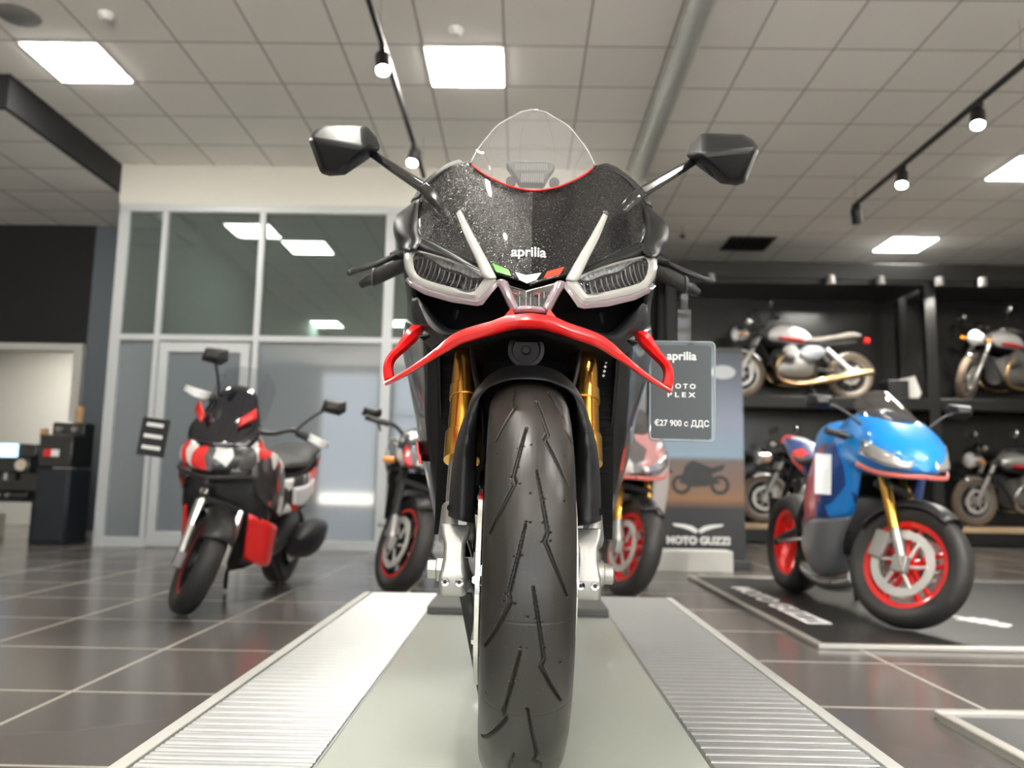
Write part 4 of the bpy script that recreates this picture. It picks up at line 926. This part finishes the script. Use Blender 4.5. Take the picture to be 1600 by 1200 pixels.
for x in (803, 840): MB().tube([LD(x-4, 458, .011), LD(x+4, 459, .011)], .0013, 6).build('red_marker', M_redm, cl)
MB().tube([LD(x, y, -.001) for x, y in ((777,442),(822,455),(868,443))], .0012, 6).build('bright_line', M_refl, cl)
# --- red winglet
tp = [(822,488.5),(847,491),(865,494),(889,504),(916,513),(938,522),(956,534),(974,551),(1012,583),(1037,600),(1052,609)]
bt = [(822,511),(847,512),(865,517),(889,526),(916,535),(938,544),(957,556),(985,574),(1018,597),(1038,609),(1047,614.5)]
yw = [1.09,1.092,1.098,1.105,1.115,1.125,1.14,1.16,1.20,1.235,1.25]; ch = [.06,.06,.06,.055,.05,.045,.04,.04,.04,.035,.03]
def ring(t, b, y, c, th=None):
    T_ = L(*t, y); B_ = L(*b, y); m_ = L((t[0]+b[0])/2, (t[1]+b[1])/2, y-.008); q = Vector((0, c, .004))
    e = (B_-T_)*.12
    return [T_+Vector((0,.002,0)), T_+e-Vector((0,.003,0)), m_, B_-e-Vector((0,.003,0)), B_+Vector((0,.002,0)), B_+q*.55-e*.6, T_+q+e*1.2+Vector((0,0,.004)), T_+q*.6]
def wing():
    rs = [ring(t, b, y, c) for t, b, y, c in zip(tp, bt, yw, ch)]
    k = len(rs[0]); rs[0] = [Vector((0, p.y, p.z)) for p in rs[0]]
    full = [[Vector((-p.x, p.y, p.z)) for p in r] for r in reversed(rs[1:])] + rs
    cols = [cr([r[j] for r in full], 101) for j in range(k)]
    return MB().loft([[cols[j][i] for j in range(k)] for i in range(101)])
wg = wing().build('winglet', M_red, big, angle=50)
st = [((998,517),(992,522),1.33),((1010,518),(1003,535),1.31),((1032,548),(1020,552),1.29),((1051,575),(1040,575),1.27),((1053,588),(1041,583),1.262),((1050,606),(1037,600),1.255)]
def strut():
    rs = []
    for t, b, y in st:
        T_ = L(*t, y); B_ = L(*b, y); q = Vector((0, .035, 0)); m_ = (T_+B_)/2-Vector((0, .006, 0))
        rs.append([T_, m_, B_, B_+q*.8, T_+q])
    cols = [cr([r[j] for r in rs], 31) for j in range(5)]
    return MB().loft([[cols[j][i] for j in range(5)] for i in range(31)])
for s_ in (1, -1):
    mb = strut(); 
    if s_ < 0: mb.flip()
    mb.build('winglet_strut', M_red, wg, angle=40)
    mb = MB().hull([L(998,518,1.335), L(1003,535,1.33), L(990,542,1.36), L(972,529,1.33), L(984,524,1.33), L(998,518,1.37), L(975,530,1.38), L(990,542,1.39)])
    if s_ < 0: mb.flip()
    mb.build('strut_joint', M_gloss, wg, bevel=.003)
    mb = MB().hull([L(858,482,1.105), L(853,493,1.10), L(870,497,1.105), L(853,493,1.125), L(870,497,1.125)])
    if s_ < 0: mb.flip()
    mb.build('winglet_tooth', M_red, wg)
# --- intake ducts and the black hollows
both('intake_duct', lambda: MB().patch([[LL(p) for p in r] for r in (
    [(998,477,1.33),(1003,474,1.325),(1008,475,1.34),(1010,472,1.40)],
    [(983,491,1.32),(993,492,1.31),(1006,494,1.335),(1010,492,1.42)],
    [(968,508,1.30),(981,513,1.29),(997,517,1.325),(1003,519,1.42)],
    [(946,521,1.26),(957,526,1.255),(974,528,1.30),(985,545,1.42)],
    [(920,515,1.23),(938,524,1.23),(962,540,1.30),(975,555,1.42)])], 14, 20), M_satin, solid=.003, off=-1)
both('cheek_panel', lambda: MB().patch([[LL(p) for p in r] for r in (
    [(1010,452,1.36),(1020,440,1.40),(1027,402,1.48),(1023,402,1.75)], [(1006,470,1.37),(1016,462,1.42),(1023,445,1.52),(1017,445,1.78)], [(1008,492,1.40),(1013,488,1.46),(1017,478,1.58),(1010,480,1.80)], [(1000,520,1.42),(1008,515,1.50),(1016,505,1.64),(1006,505,1.84)])], 12, 12), M_paint, solid=.003, off=-1)
MB().patch(sym([[LL(p) for p in r] for r in ([(822,440,1.22),(900,430,1.28),(960,420,1.36),(1010,405,1.46)], [(822,480,1.24),(900,480,1.36),(960,475,1.42),(1004,470,1.46)], [(822,520,1.24),(900,525,1.34),(950,528,1.40),(996,530,1.46)])]), 30, 10).build('intake_hollow', M_deep, big, solid=.003)
MB().patch(sym([[LL(p) for p in r] for r in ([(822,515,1.22),(870,525,1.26),(930,540,1.34),(975,545,1.42)], [(822,545,1.36),(870,550,1.38),(930,560,1.42),(965,570,1.45)], [(822,570,1.52),(870,575,1.52),(930,585,1.52),(962,600,1.52)])]), 30, 10).build('inner_cowl', M_deep, big, solid=.003)
ho = MB().lathe([(.030,.01),(.030,-.006),(.024,-.008),(.022,0),(.008,.002),(.006,-.004),(0,-.004)], L(822,547,1.30), 'Y', 28).build('horn', M_black, big)
# --- side fairings
fr_rows = [[(958,528,1.40),(985,522,1.44),(1014,508,1.62),(1006,508,1.95)],
           [(961,556,1.42),(983,553,1.47),(1017,553,1.68),(1008,555,2.0)],
           [(958,605,1.44),(980,605,1.50),(1006,604,1.70),(997,606,2.02)],
           [(953,660,1.46),(977,660,1.52),(993,660,1.72),(985,662,2.04)],
           [(946,707,1.48),(970,707,1.54),(984,708,1.74),(975,710,2.04)],
           [(936,767,1.50),(958,767,1.57),(967,770,1.76),(958,770,2.04)],
           [(930,833,1.54),(941,833,1.60),(949,842,1.78),(940,842,2.04)]]
M_sidecam = panel_img('fairing_grey_graphic', (.016,.016,.017), [(.05,.052,.055), (.02,.02,.02), (.03,.05,.09), (.09,.09,.095)], 14., .3, .6, .45)
both('fairing_edge', lambda: MB().patch([[LL(p) for p in (r[0], tuple((r[0][i]+r[1][i])/2 for i in range(3)), r[1])] for r in fr_rows], 6, 30), M_paint, solid=.004, off=-1)
sf_ = both('side_fairing', lambda: MB().patch([[LL(p) for p in r[1:]] for r in fr_rows], 18, 30), M_sidecam, solid=.004, off=-1)
SFB = [BVHTree.FromPolygons([tuple(v) for v in o.data.vertices and [v.co for v in o.data.vertices]], [tuple(p.vertices) for p in o.data.polygons]) for o in sf_]
def side_decal(i, px, py): 
    d = (MI.to_3x3() @ ray(px, py)).normalized(); h = SFB[i].ray_cast(LO, d)
    return (h[0] if h[0] is not None else L(px, py, 1.6)) - d*.002
MB().grid([[side_decal(0, 972+.5*j+(y-700)*-.11, y) for j in range(0, 13, 3)] for y in range(700, 740, 5)]).build('red_flash', M_redm, sf_[0])
MB().grid([[side_decal(1, 650+.5*j+(y-690)*.13, y) for j in range(0, 13, 3)] for y in range(690, 730, 5)]).build('red_flash', M_redm, sf_[1])
for i in range(4):
    p = L(947-1.3*i, 566+7*i, 1.435); MB().prism([p+Vector(q) for q in ((-.003,0,0),(0,0,.003),(.003,0,0),(0,0,-.003))], (0,.0008,0)).build('white_dash', M_wtext, big)
both('belly_fairing', lambda: MB().patch([[Vector(q) for q in r] for r in ([(.125,.33,.33),(.145,.45,.33),(.15,.8,.32)], [(.09,.40,.22),(.12,.52,.20),(.12,.85,.19)], [(.0,.45,.15),(.06,.55,.13),(.06,.9,.12)])], 12, 12), M_paint, solid=.004)
MB().bb((-.16,.20,.34),(.16,.235,.72)).build('radiator', M_deep, big)
rd = MB()
for i in range(26): rd.bb((-.155,.196,.36+.014*i),(.155,.2,.364+.014*i))
rd.build('radiator_fins', M_deep, big)
MB().body([(.26,.62,.10,.20),(.40,.60,.14,.24),(.65,.56,.16,.26),(.90,.48,.14,.18)], 24).build('engine', M_deep, big)
# --- forks (steered a hair) and front wheel
RK = RAD(24.5); DV = Vector((0, sin(RK), cos(RK))); AX = Vector((0, 0, R0))
SM = Matrix.Translation(AX) @ Matrix.Rotation(RAD(1.4), 4, 'Z') @ Matrix.Translation(-AX)
FX = .0995
for s_ in (1, -1):
    b = Vector((s_*FX-.0045, -.028, R0))
    tb = MB().cyl(b+DV*.19, b+DV*.66, .0268, 32).build('fork_tube', mat('fork_gold', (.78,.40,.07), .2, metal=1.), big)
    MB().cyl(b+DV*.185, b+DV*.235, .0305, 32).build('gold_collar', M_gold, tb, bevel=.001)
    MB().cyl(b+DV*.30, b+DV*.325, .029, 32).build('upper_ring', M_gold, tb, bevel=.001)
    lg = MB().cyl(b+DV*.06, b+DV*.19, .0215, 28).build('fork_slider', M_steel, big)
    ft = MB().cyl(b+DV*.055, b+DV*.105, .0285, 32, .0265).cyl(b+DV*.045, b+DV*.056, .025, 32, .0285)
    ft.xf(Matrix.Identity(4)).build('slider_collar', M_silver, lg, bevel=.002)
    # foot: narrow neck widening to the axle clamp
    def sec(z, hw, y0, y1, dx=0): return [(b.x+dx-hw*.8, y0, z), (b.x+dx+hw*.8, y0, z), (b.x+dx+hw, y0+.006, z), (b.x+dx+hw, y1, z), (b.x+dx-hw, y1, z), (b.x+dx-hw, y0+.006, z)]
    rs = [sec(R0-.034, .019, -.052, .03), sec(R0-.028, .0205, -.056, .034), sec(R0-.004, .0205, -.058, .036), sec(R0+.004, .0185, -.054, .036), sec(R0+.022, .0160, -.048, .03), sec(R0+.042, .0165, -.042, .03), sec(R0+.056, .022, -.036, .034), sec(R0+.070, .024, -.028, .045)]
    MB().loft(rs).build('axle_clamp', M_silver, lg, bevel=.0025)
    for dx in (-.0105, .0105):
        c = Vector((b.x+dx, -.056, R0-.012))
        bo = MB().lathe([(.003,-.004),(.0062,-.005),(.0068,-.003),(.0068,.004)], c, 'Y', 20).build('clamp_bolt', M_steel, lg)
        MB().lathe([(0,-.002),(.003,-.002),(.003,-.004),(.0, -.004)], c, 'Y', 6).build('bolt_socket', M_black, lg)
    MB().lathe([(0,0),(.006,0),(.006,-.001),(0,-.001)], (b.x, -.03, R0-.0345), 'Z', 16).build('drain_hole', M_deep, lg)
    MB().lathe([(0,s_*.026),(.013,s_*.026),(.016,s_*.024),(.016,s_*.012),(.020,s_*.010),(.020,0),(0,0)], (b.x+s_*.018, -.0, R0), 'X', 6 if s_ < 0 else 24).build('axle_nut', M_silver, lg)
    MB().bb((b.x-s_*.035-.012, .03, R0+.02), (b.x-s_*.012+.012, .11, R0+.13)).bb((b.x-.01, .02, R0+.05), (b.x+.012, .06, R0+.11)).build('brake_caliper', M_black, lg, bevel=.008)
    MB().prism([(b.x-s_*.018-.012, -.03, R0+.02), (b.x-s_*.018+.01, -.03, R0+.02), (b.x-s_*.004, -.026, R0+.09), (b.x-s_*.018, -.026, R0+.095)], (0, .03, 0)).build('caliper_bracket', M_silver, lg, bevel=.002)
    MB().tube(cr([(b.x-s_*.03, .05, R0+.13), (b.x-s_*.035, .02, R0+.22), (b.x-s_*.01, .08, R0+.34), (b.x, .16, R0+.45)], 20), .004, 8).build('brake_hose', M_black, lg)
for t in (.47, .64):
    q = AX+Vector((0,-.028,0))+DV*t
    MB().hull([q+Vector(v) for v in ((-.135,-.03,-.016),(.135,-.03,-.016),(-.135,.03,-.016),(.135,.03,-.016),(-.135,-.03,.016),(.135,-.03,.016),(-.135,.03,.016),(.135,.03,.016),(0,.08,.016),(0,.08,-.016))]).build('triple_clamp', M_black, big, bevel=.006)
# mudguard: arch plus fork guards
lip = [(827,592,1.125),(851,594,1.13),(873,601,1.145),(890,611,1.165),(899,624,1.18),(902,648,1.19),(901,687,1.20),(900,760,1.20),(900,822,1.20)]
mid = [(828,583,1.165),(851,585,1.168),(873,592,1.175),(893,605,1.18),(904,621,1.182),(911,650,1.18),(916,687,1.175),(918,760,1.175),(917,820,1.175)]
ot  = [(828,573,1.235),(850,575,1.235),(872,581,1.235),(894,599,1.235),(908,619,1.235),(919,653,1.235),(930,687,1.23),(937,750,1.225),(938,813,1.225)]
bk  = [(829,574,1.38),(850,576,1.38),(869,583,1.38),(888,600,1.37),(902,620,1.36),(911,653,1.34),(922,690,1.30),(932,750,1.28),(934,811,1.27)]
mg = MB().patch(sym([[LL(p) for p in r] for r in (lip, mid, ot, bk)]), 71, 20, relax=8).build('front_mudguard', M_satin, big, solid=.002, off=0, angle=50)
MGB = BVHTree.FromPolygons([tuple(v.co) for v in mg.data.vertices], [tuple(p.vertices) for p in mg.data.polygons])
def mgd(px, py):
    d = (MI.to_3x3() @ ray(px, py)).normalized(); h = MGB.ray_cast(LO, d); return (h[0] if h[0] is not None else L(px, py, 1.2)) - d*.0045
for nm_, (x0, y0, x1, y1), mm in (('red_sticker', (820,577,837,581.5), M_redm), ('white_sticker', (823,582.3,833,588), M_wtext)):
    MB().grid([[mgd(x0+(x1-x0)*j/4, y0+(y1-y0)*i/3) for j in range(5)] for i in range(4)]).build(nm_, mm, mg)
both('guard_screw', lambda: MB().lathe([(0,-.002),(.005,-.002),(.005,.004),(0,.004)], L(937,800,1.213), 'Y', 16), M_deep)
# front tyre with its cut pattern as real geometry
def wheel_uv(px, py):
    """pixel -> (phi, t) on the crown of the tyre"""
    IM = SM.inverted() @ MI; o = IM @ CAMP - AX; d = (IM.to_3x3() @ ray(px, py)).normalized(); x = 0.; r = R0; ph = 0
    for _ in range(6):
        a = d.y**2+d.z**2; b_ = 2*(o.y*d.y+o.z*d.z); c = o.y**2+o.z**2-r*r; D_ = b_*b_-4*a*c
        if D_ < 0: return None
        t = (-b_-sqrt(D_))/(2*a); p = o+d*t; x = max(-.058, min(.058, p.x)); r = R0-.050*(1-sqrt(1-(x/.0595)**2)); ph = math.atan2(p.z, -p.y)
    return ph, x
grv = [[(823,668),(802,744),(805,755),(766,832)], [(821,820),(795,927),(797,943),(758,1010)], [(813,1018),(787,1110),(791,1122),(753,1151)], [(803,1177),(788,1215),(782,1240)],
       [(806,605),(802,631),(806,637),(775,690)], [(838,627),(856,678),(851,686),(886,757)], [(838,735),(856,832),(851,845),(886,931)], [(833,918),(850,1030),(845,1042),(876,1095)], [(824,1107),(839,1178),(833,1187),(862,1196)],
       [(856,613),(868,632),(880,652)], [(878,667),(886,678),(893,692)]]
segs = []
for g_ in grv:
    q = [wheel_uv(*p) for p in g_]; q = [z for z in q if z]
    for i in range(len(q)-1): segs.append((q[i], q[i+1], i/(len(q)-1), (i+1)/(len(q)-1)))
dots = [wheel_uv(*p) for p in ((808,701),(818,698),(831,695),(777,709),(881,712),(868,721),(810,730),(798,745),(799,755),(812,756),(829,771),(851,780),(788,794),(822,815),(829,816),(848,816),(861,832),(860,845),(846,847),(803,870),(815,868),(824,964),(836,968),(847,973),(813,1012),(822,1013),(796,1064),(807,1063),(875,1035),(760,1083),(789,928),(788,940),(804,943),(851,1012),(882,783))]
dots = [d for d in dots if d]
def tyre():
    fine = np.linspace(RAD(-46), RAD(80), 860); co = np.linspace(RAD(80), RAD(314), 60)[1:]
    ph = np.concatenate([fine, co[:-1]])
    tx = np.linspace(-1, 1, 151)*.985; X = .0590*np.sin(tx*pi/2); RR = R0-.050*(1-np.cos(tx*pi/2))
    sx = np.array([-.045,-.052,-.0565,-.0585]); sr_ = np.array([.214,.222,.233,.243]); 
    Xa = np.concatenate([sx, X, -sx[::-1]]); Ra = np.concatenate([sr_, RR, sr_[::-1]])
    PH, XX = np.meshgrid(ph, Xa, indexing='ij'); Rr_ = np.tile(Ra, (len(ph), 1)); dist = np.full(PH.shape, 9.)
    for (a, b, u0, u1) in segs:
        ax, ay, bx, by = a[0]*R0, a[1], b[0]*R0, b[1]; dx, dy = bx-ax, by-ay; l2 = dx*dx+dy*dy+1e-12
        t = np.clip(((PH*R0-ax)*dx+(XX-ay)*dy)/l2, 0, 1); d = np.hypot(PH*R0-(ax+t*dx), XX-(ay+t*dy))
        w_ = .00165*(.45+.55*np.sin(np.clip(u0+(u1-u0)*t, .03, .97)*pi)**.5)
        dist = np.minimum(dist, d/w_)
    for (a, x) in dots: dist = np.minimum(dist, np.hypot((PH-a)*R0, XX-x)/.0008)
    g = np.clip((1.5-dist)/.45, 0, 1); Rr_ = Rr_-.0055*g
    # moulding seams
    for s0 in (RAD(-5.5), RAD(-28)): Rr_ -= .0005*np.exp(-((PH-s0)*R0/.0009)**2)
    vx = XX; vy = -Rr_*np.cos(PH); vz = Rr_*np.sin(PH); n0, n1 = PH.shape
    V = np.stack([vx, vy, vz], -1).reshape(-1, 3)
    Mx = np.array(SM); V = V + np.array(AX); V = V @ Mx[:3,:3].T + Mx[:3,3]
    i = np.arange(n0); j = np.arange(n1-1); I, J = np.meshgrid(i, j, indexing='ij'); I2 = (I+1) % n0
    Fc = np.stack([I*n1+J, I*n1+J+1, I2*n1+J+1, I2*n1+J], -1).reshape(-1, 4)
    me = bpy.data.meshes.new('tyre'); me.from_pydata(V.tolist(), [], Fc.tolist())
    bm = bmesh.new(); bm.from_mesh(me); bmesh.ops.recalc_face_normals(bm, faces=bm.faces); bm.to_mesh(me); bm.free()
    me.polygons.foreach_set('use_smooth', [True]*len(me.polygons)); me.materials.append(M_tread); return me
def rim_big(c, R, w, rimr):
    r = MB().lathe([(rimr-.030, -w*.28), (rimr-.006, -w*.36), (rimr+.004, -w*.37), (rimr-.012, -w*.25), (rimr-.02, 0), (rimr-.012, w*.25), (rimr+.004, w*.37), (rimr-.006, w*.36), (rimr-.030, w*.28), (rimr-.036, 0), (rimr-.030, -w*.28)], (0,0,0), 'X', 72)
    for k in range(5):
        for da in (-.16, .16):
            a0 = 2*pi*k/5; a = a0+da; r.tube([(0, .035*cos(a0+da*2), .035*sin(a0+da*2)), (0, (rimr-.02)*cos(a), (rimr-.02)*sin(a))], [.017, .012], 8)
    r.lathe([(.0, -.055), (.03, -.055), (.035, -.02), (.035, .02), (.03, .055), (0, .055)], (0,0,0), 'X', 24)
    return r.xf(Matrix.Translation(c))
def tread_mat():
    m = mat('worn_tread_rubber', (.018,.016,.014), .34, spec=.5); nt = m.node_tree; b = nt.nodes['Principled BSDF']; N = nt.nodes.new; Lk = nt.links.new
    tc = N('ShaderNodeTexCoord'); mp = N('ShaderNodeMapping'); mp.inputs['Scale'].default_value = (1, .08, .08); Lk(tc.outputs['Object'], mp.inputs[0])
    n1 = N('ShaderNodeTexNoise'); n1.inputs['Scale'].default_value = 300; n1.inputs['Detail'].default_value = 4; Lk(mp.outputs[0], n1.inputs[0])
    n2 = N('ShaderNodeTexNoise'); n2.inputs['Scale'].default_value = 14; n2.inputs['Detail'].default_value = 8; Lk(tc.outputs['Object'], n2.inputs[0])
    mr = N('ShaderNodeMapRange'); Lk(n2.outputs[0], mr.inputs[0]); mr.inputs[1].default_value = .35; mr.inputs[2].default_value = .7; mr.inputs[3].default_value = .30; mr.inputs[4].default_value = .46; Lk(mr.outputs[0], b.inputs['Roughness'])
    bp = N('ShaderNodeBump'); bp.inputs['Strength'].default_value = .35; bp.inputs['Distance'].default_value = .0006; Lk(n1.outputs[0], bp.inputs['Height']); Lk(bp.outputs[0], b.inputs['Normal'])
    n3 = N('ShaderNodeTexNoise'); n3.inputs['Scale'].default_value = 420; n3.inputs['Detail'].default_value = 2; Lk(tc.outputs['Object'], n3.inputs[0])
    gt = N('ShaderNodeMapRange'); Lk(n3.outputs[0], gt.inputs[0]); gt.inputs[1].default_value = .70; gt.inputs[2].default_value = .76
    mx = N('ShaderNodeMix'); mx.data_type = 'RGBA'; Lk(gt.outputs[0], mx.inputs[0]); mx.inputs[6].default_value = (.018,.016,.014,1); mx.inputs[7].default_value = (.11,.10,.085,1); Lk(mx.outputs[2], b.inputs['Base Color'])
    return m
M_tread = tread_mat()
fw = rim_big((0,0,0), R0, .12, .216).xf(SM @ Matrix.Translation(AX)).build('front_wheel', M_black, big)
ty = bpy.data.objects.new('tyre', tyre()); COL.objects.link(ty); ty.parent = fw
for s_ in (-1, 1):
    d = MB().lathe([(.125, s_*.066-.003), (.165, s_*.066-.003), (.165, s_*.066+.003), (.125, s_*.066+.003), (.125, s_*.066-.003)], (0,0,0), 'X', 90)
    for k in range(8): a = 2*pi*k/8; d.tube([(s_*.062, .04*cos(a+.3), .04*sin(a+.3)), (s_*.068, .128*cos(a), .128*sin(a))], .007, 6)
    d.xf(SM @ Matrix.Translation(AX)).build('brake_disc', M_chrome, fw)
# --- rear half
rw = rim_big((0, 1.435, .32), .32, .19, .216).build('rear_wheel', M_black, big)
MB().lathe(cr([(.214,-.07),(.24,-.092),(.27,-.098),(.30,-.075),(.315,-.04),(.32,0),(.315,.04),(.30,.075),(.27,.098),(.24,.092),(.214,.07)], 25), (0, 1.435, .32), 'X', 72).build('tyre', M_rubber, rw)
MB().body([(.36,.86,.11,.07),(.46,.90,.15,.11),(.62,.90,.155,.12),(.80,.84,.12,.10),(.92,.78,.08,.06)], 24).build('fuel_tank', M_gloss, big)
MB().body([(.84,.80,.11,.035),(.98,.79,.14,.03),(1.14,.83,.12,.03)], 18).build('seat', M_seat, big)
MB().body([(.95,.75,.11,.06),(1.12,.82,.12,.07),(1.32,.92,.10,.06),(1.5,.99,.05,.03)], 18).build('tail_unit', M_gloss, big)
both('swingarm', lambda: MB().tube([(.10,.90,.40),(.13,1.15,.36),(.13,1.44,.32)], [.035,.03,.028], 12), M_dark)
MB().body([(.95,.22,.05,.05),(1.05,.23,.09,.08),(1.25,.28,.08,.08),(1.38,.34,.05,.05)], 18).xf(Matrix.Translation((.10,0,0))).build('exhaust', M_dark, big)
# --- bars, grips, levers
MB().tube(cr([(-.12,.24,.80),(0,.20,.80),(.12,.24,.80)], 12), .014, 10).build('bar_clamp', M_black, big)
def grip():
    a = L(1012,416,1.60); b_ = L(1068,445,1.63); dd_ = (b_-a).normalized()
    return MB().tube([a-dd_*.05, a, b_, b_+dd_*.003], [.0155,.0155,.0155,.0155], 28)
gr_ = both('grip', grip, mat('grip_rubber', (.022,.020,.019), .6, bump=(500, 1.)))
both('grip_flange', lambda: MB().lathe([(.0155,0),(.020,.002),(.020,.005),(.0155,.007)], L(1068,445,1.63), 'X', 24), mat('flange_grey', (.06,.06,.06), .4))
both('bar_end', lambda: MB().tube([L(1070,446,1.63), L(1080,451,1.63), L(1091,458,1.635)], [.012,.012,.009], 20), M_black)
both('lever_mount', lambda: MB().tube([L(1008,398,1.56), L(1028,404,1.56), L(1045,412,1.555)], [.014,.013,.009], 12), M_black)
both('brake_lever', lambda: MB().tube(cr([L(1035,408,1.555), L(1062,421,1.54), L(1092,433,1.535), L(1106,438,1.54)], 16), [.006]*13+[.005,.006,.007], 10), M_black)
both('lever_guard_tip', lambda: MB().ball(L(1110,440,1.54), .0065), M_black)
# --- mirrors
def mhouse():
    Yb = 1.50
    bkp = [(1071,243),(1079,225),(1096,208),(1128,208),(1161,210),(1176,218),(1187,233),(1176,258),(1165,286),(1150,290),(1126,287),(1092,262)]
    pts = [L(x, y, Yb) for x, y in bkp] + [L((x-1130)*.97+1130, (y-245)*.97+245, Yb+.012) for x, y in bkp]
    pts += [L(1101,213,1.47), L(1158,214,1.47), L(1097,241,1.43), L(1180,232,1.45), L(1138,281,1.468), L(1160,280,1.468), L(1072,243,1.48)]
    return MB().hull(pts)
mh = both('mirror', mhouse, M_paint, bevel=.007, seg=4)
def marm():
    ra = [(L(1088,250,1.49), .0065, .0075), (L(1070,261,1.48), .0070, .0085), (L(1040,279,1.455), .0075, .0095), (L(1004,300,1.43), .0085, .011)]
    rings = []
    for p, w_, h_ in ra:
        up = (L(1000,300,1.43)-L(1088,250,1.49)).normalized(); n1 = up.cross(Vector((0,1,0))).normalized(); n2 = Vector((0,1,0))
        rings.append([p+n1*h_*a+n2*w_*b for a, b in ((1,-.5),(.5,-1),(-.5,-1),(-1,-.4),(-.9,.6),(0,1),(.9,.6))])
    return MB().loft(rings)
def mbase():
    def rg(p, hw, hh, dz=0):
        up = (L(970,330,1.40)-L(1004,300,1.43)).normalized(); n1 = up.cross(Vector((0,1,0))).normalized(); n2 = Vector((0,1,0))
        return [p+n1*hh*a+n2*hw*b for a, b in ((1,-.6),(.3,-1),(-.9,-.8),(-1.1,.2),(-.9,1),(0,1),(1,.6))]
    return MB().loft([rg(L(1004,300,1.425), .010, .0095), rg(L(990,312,1.41), .012, .012), rg(L(966,336,1.40), .010, .0095)])
for i, s_ in enumerate((1, -1)):
    mb = marm()
    if s_ < 0: mb.flip()
    mb.build('mirror_arm', M_gloss, mh[i], bevel=.001)
    mb = mbase()
    if s_ < 0: mb.flip()
    mb.build('mirror_base', M_gloss, mh[i], bevel=.0015)
    mb = MB().hull([L(x, y, 1.503+k*.002) for k in (5.6, 6.4) for x, y in [(1082,232),(1099,214),(1160,216),(1180,234),(1162,282),(1130,280),(1096,258)]])
    if s_ < 0: mb.flip()
    mb.build('mirror_glass', M_chrome, mh[i])
    mb = MB().hull([L(1096,257,1.462), L(1108,262,1.455), L(1116,275,1.462), L(1112,276,1.468), L(1096,257,1.47)])
    if s_ < 0: mb.flip()
    mb.build('indicator_lens', mat('smoke_lens', (.05,.045,.045), .1, coat=1.), mh[i])
# side stand strut that shows beside the wheel
MB().prism([(-.100,.02,.262), (-.078,.02,.262), (-.056,.30,.03), (-.072,.30,.02)], (0, .012, 0)).build('stand_arm', M_dark, big, bevel=.002)
# ---------------------------------------------------------------- price card hanging from the right grip
YT = 1.70; c = P(1066,611,YT); k = (P(1112,611,YT)-P(1017,611,YT)).x/95
tg = empty('price_card', c, (0, RAD(.7), RAD(-3)), label='dark grey price card in a clear holder hanging from the right grip', cat='price card')
def tp_(px, py): return Vector(((px-1066)*k, 0, (611-py)*k))
def rr(x0, y0, x1, y1, r, y):
    pts = []
    for cx, cy, a0 in ((x1-r, y0+r, 0), (x0+r, y0+r, 90), (x0+r, y1-r, 180), (x1-r, y1-r, 270)):
        for i in range(5): a = RAD(a0+22.5*i); q = tp_(cx+r*cos(a), cy-r*sin(a)); q.y = y; pts.append(q)
    return pts
MB().prism(rr(1014.5,531,1118,690,8,.002), (0,.004,0)).build('clear_holder', thin_glass('acrylic', (.92,.94,.94), .0, haze=.03, hazecol=(.6,.65,.65)), tg, bevel=.0008)
MB().tube([q for q in rr(1015.5,532,1117,689,7,.004)], .0016, 8, closed=True).build('holder_rim', mat('acrylic_edge', (.40,.45,.46), .15, coat=1.), tg)
cdc = MB().prism(rr(1018,538,1111,686,4,.0), (0,.0012,0)).build('card', mat('slate_card', (.052,.062,.068), .5), tg)
def tt(txt, x0, x1, ybase, hpx, bold=.01, base=.0, name='printed_text'):
    vs, fs, asp = text_mesh(txt, bold); 
    ref = .70
    MB().add([tp_(x0+(x1-x0)*x, ybase-hpx*y/ref)+Vector((0,-.0006,0)) for x, y in vs], fs).build(name, M_wtext, cdc, flat=True, weld=False)
tt('aprilia', 1042, 1088, 561.5, 13, .02)
tt('M O T O', 1043.5, 1086.5, 607, 7.4, .02)
tt('P L E X', 1043.5, 1086.5, 620.5, 7.4, .02)
tt('€27 900 с ДДС', 1023, 1107.5, 666, 9.2, .014)
MB().grid([[tp_(x, y)+Vector((0,.004,0)) for x in (1059,1080)] for y in (531,500,480)]).build('clear_strap', thin_glass('strap_clear', (.93,.94,.94), .0, haze=.08), tg)
MB().grid([[tp_(x, y)+Vector((0,.004,0)) for x in (1064,1075)] for y in (481,465,455)]).build('strap_neck', MATS['strap_clear'], tg)
# ---------------------------------------------------------------- camera, world, view
cd = bpy.data.cameras.new('camera'); cam = bpy.data.objects.new('camera', cd); COL.objects.link(cam)
cd.sensor_width = 36; cd.lens = F/1600*36; cd.clip_start = .05
cam.matrix_world = Matrix(((_r.x, _u.x, -_f.x, CAMP.x), (_r.y, _u.y, -_f.y, CAMP.y), (_r.z, _u.z, -_f.z, CAMP.z), (0,0,0,1)))
cd.dof.use_dof = True; cd.dof.focus_distance = 1.18; cd.dof.aperture_fstop = 3.8
SC.camera = cam
w = bpy.data.worlds.new('w'); SC.world = w; w.use_nodes = True
bg = w.node_tree.nodes['Background']; bg.inputs[0].default_value = (.85, .92, 1, 1); bg.inputs[1].default_value = 1.0
SC.view_settings.view_transform = 'Standard'; SC.view_settings.look = 'None'; SC.view_settings.gamma = 1; SC.view_settings.use_curve_mapping = False
SC.view_settings.exposure = 1.62
SC.cycles.max_bounces = 8; SC.cycles.transparent_max_bounces = 16; SC.cycles.sample_clamp_indirect = 4; SC.cycles.use_denoising = True

sl = bpy.data.lights.new('sun', 'SUN'); sl.energy = 20; sl.angle = RAD(1); sl.color = (1, .95, .87)
so = bpy.data.objects.new('sun', sl); COL.objects.link(so); so.rotation_euler = Vector((0,0,-1)).rotation_difference(Vector((.25, .45, -1)).normalized()).to_euler()
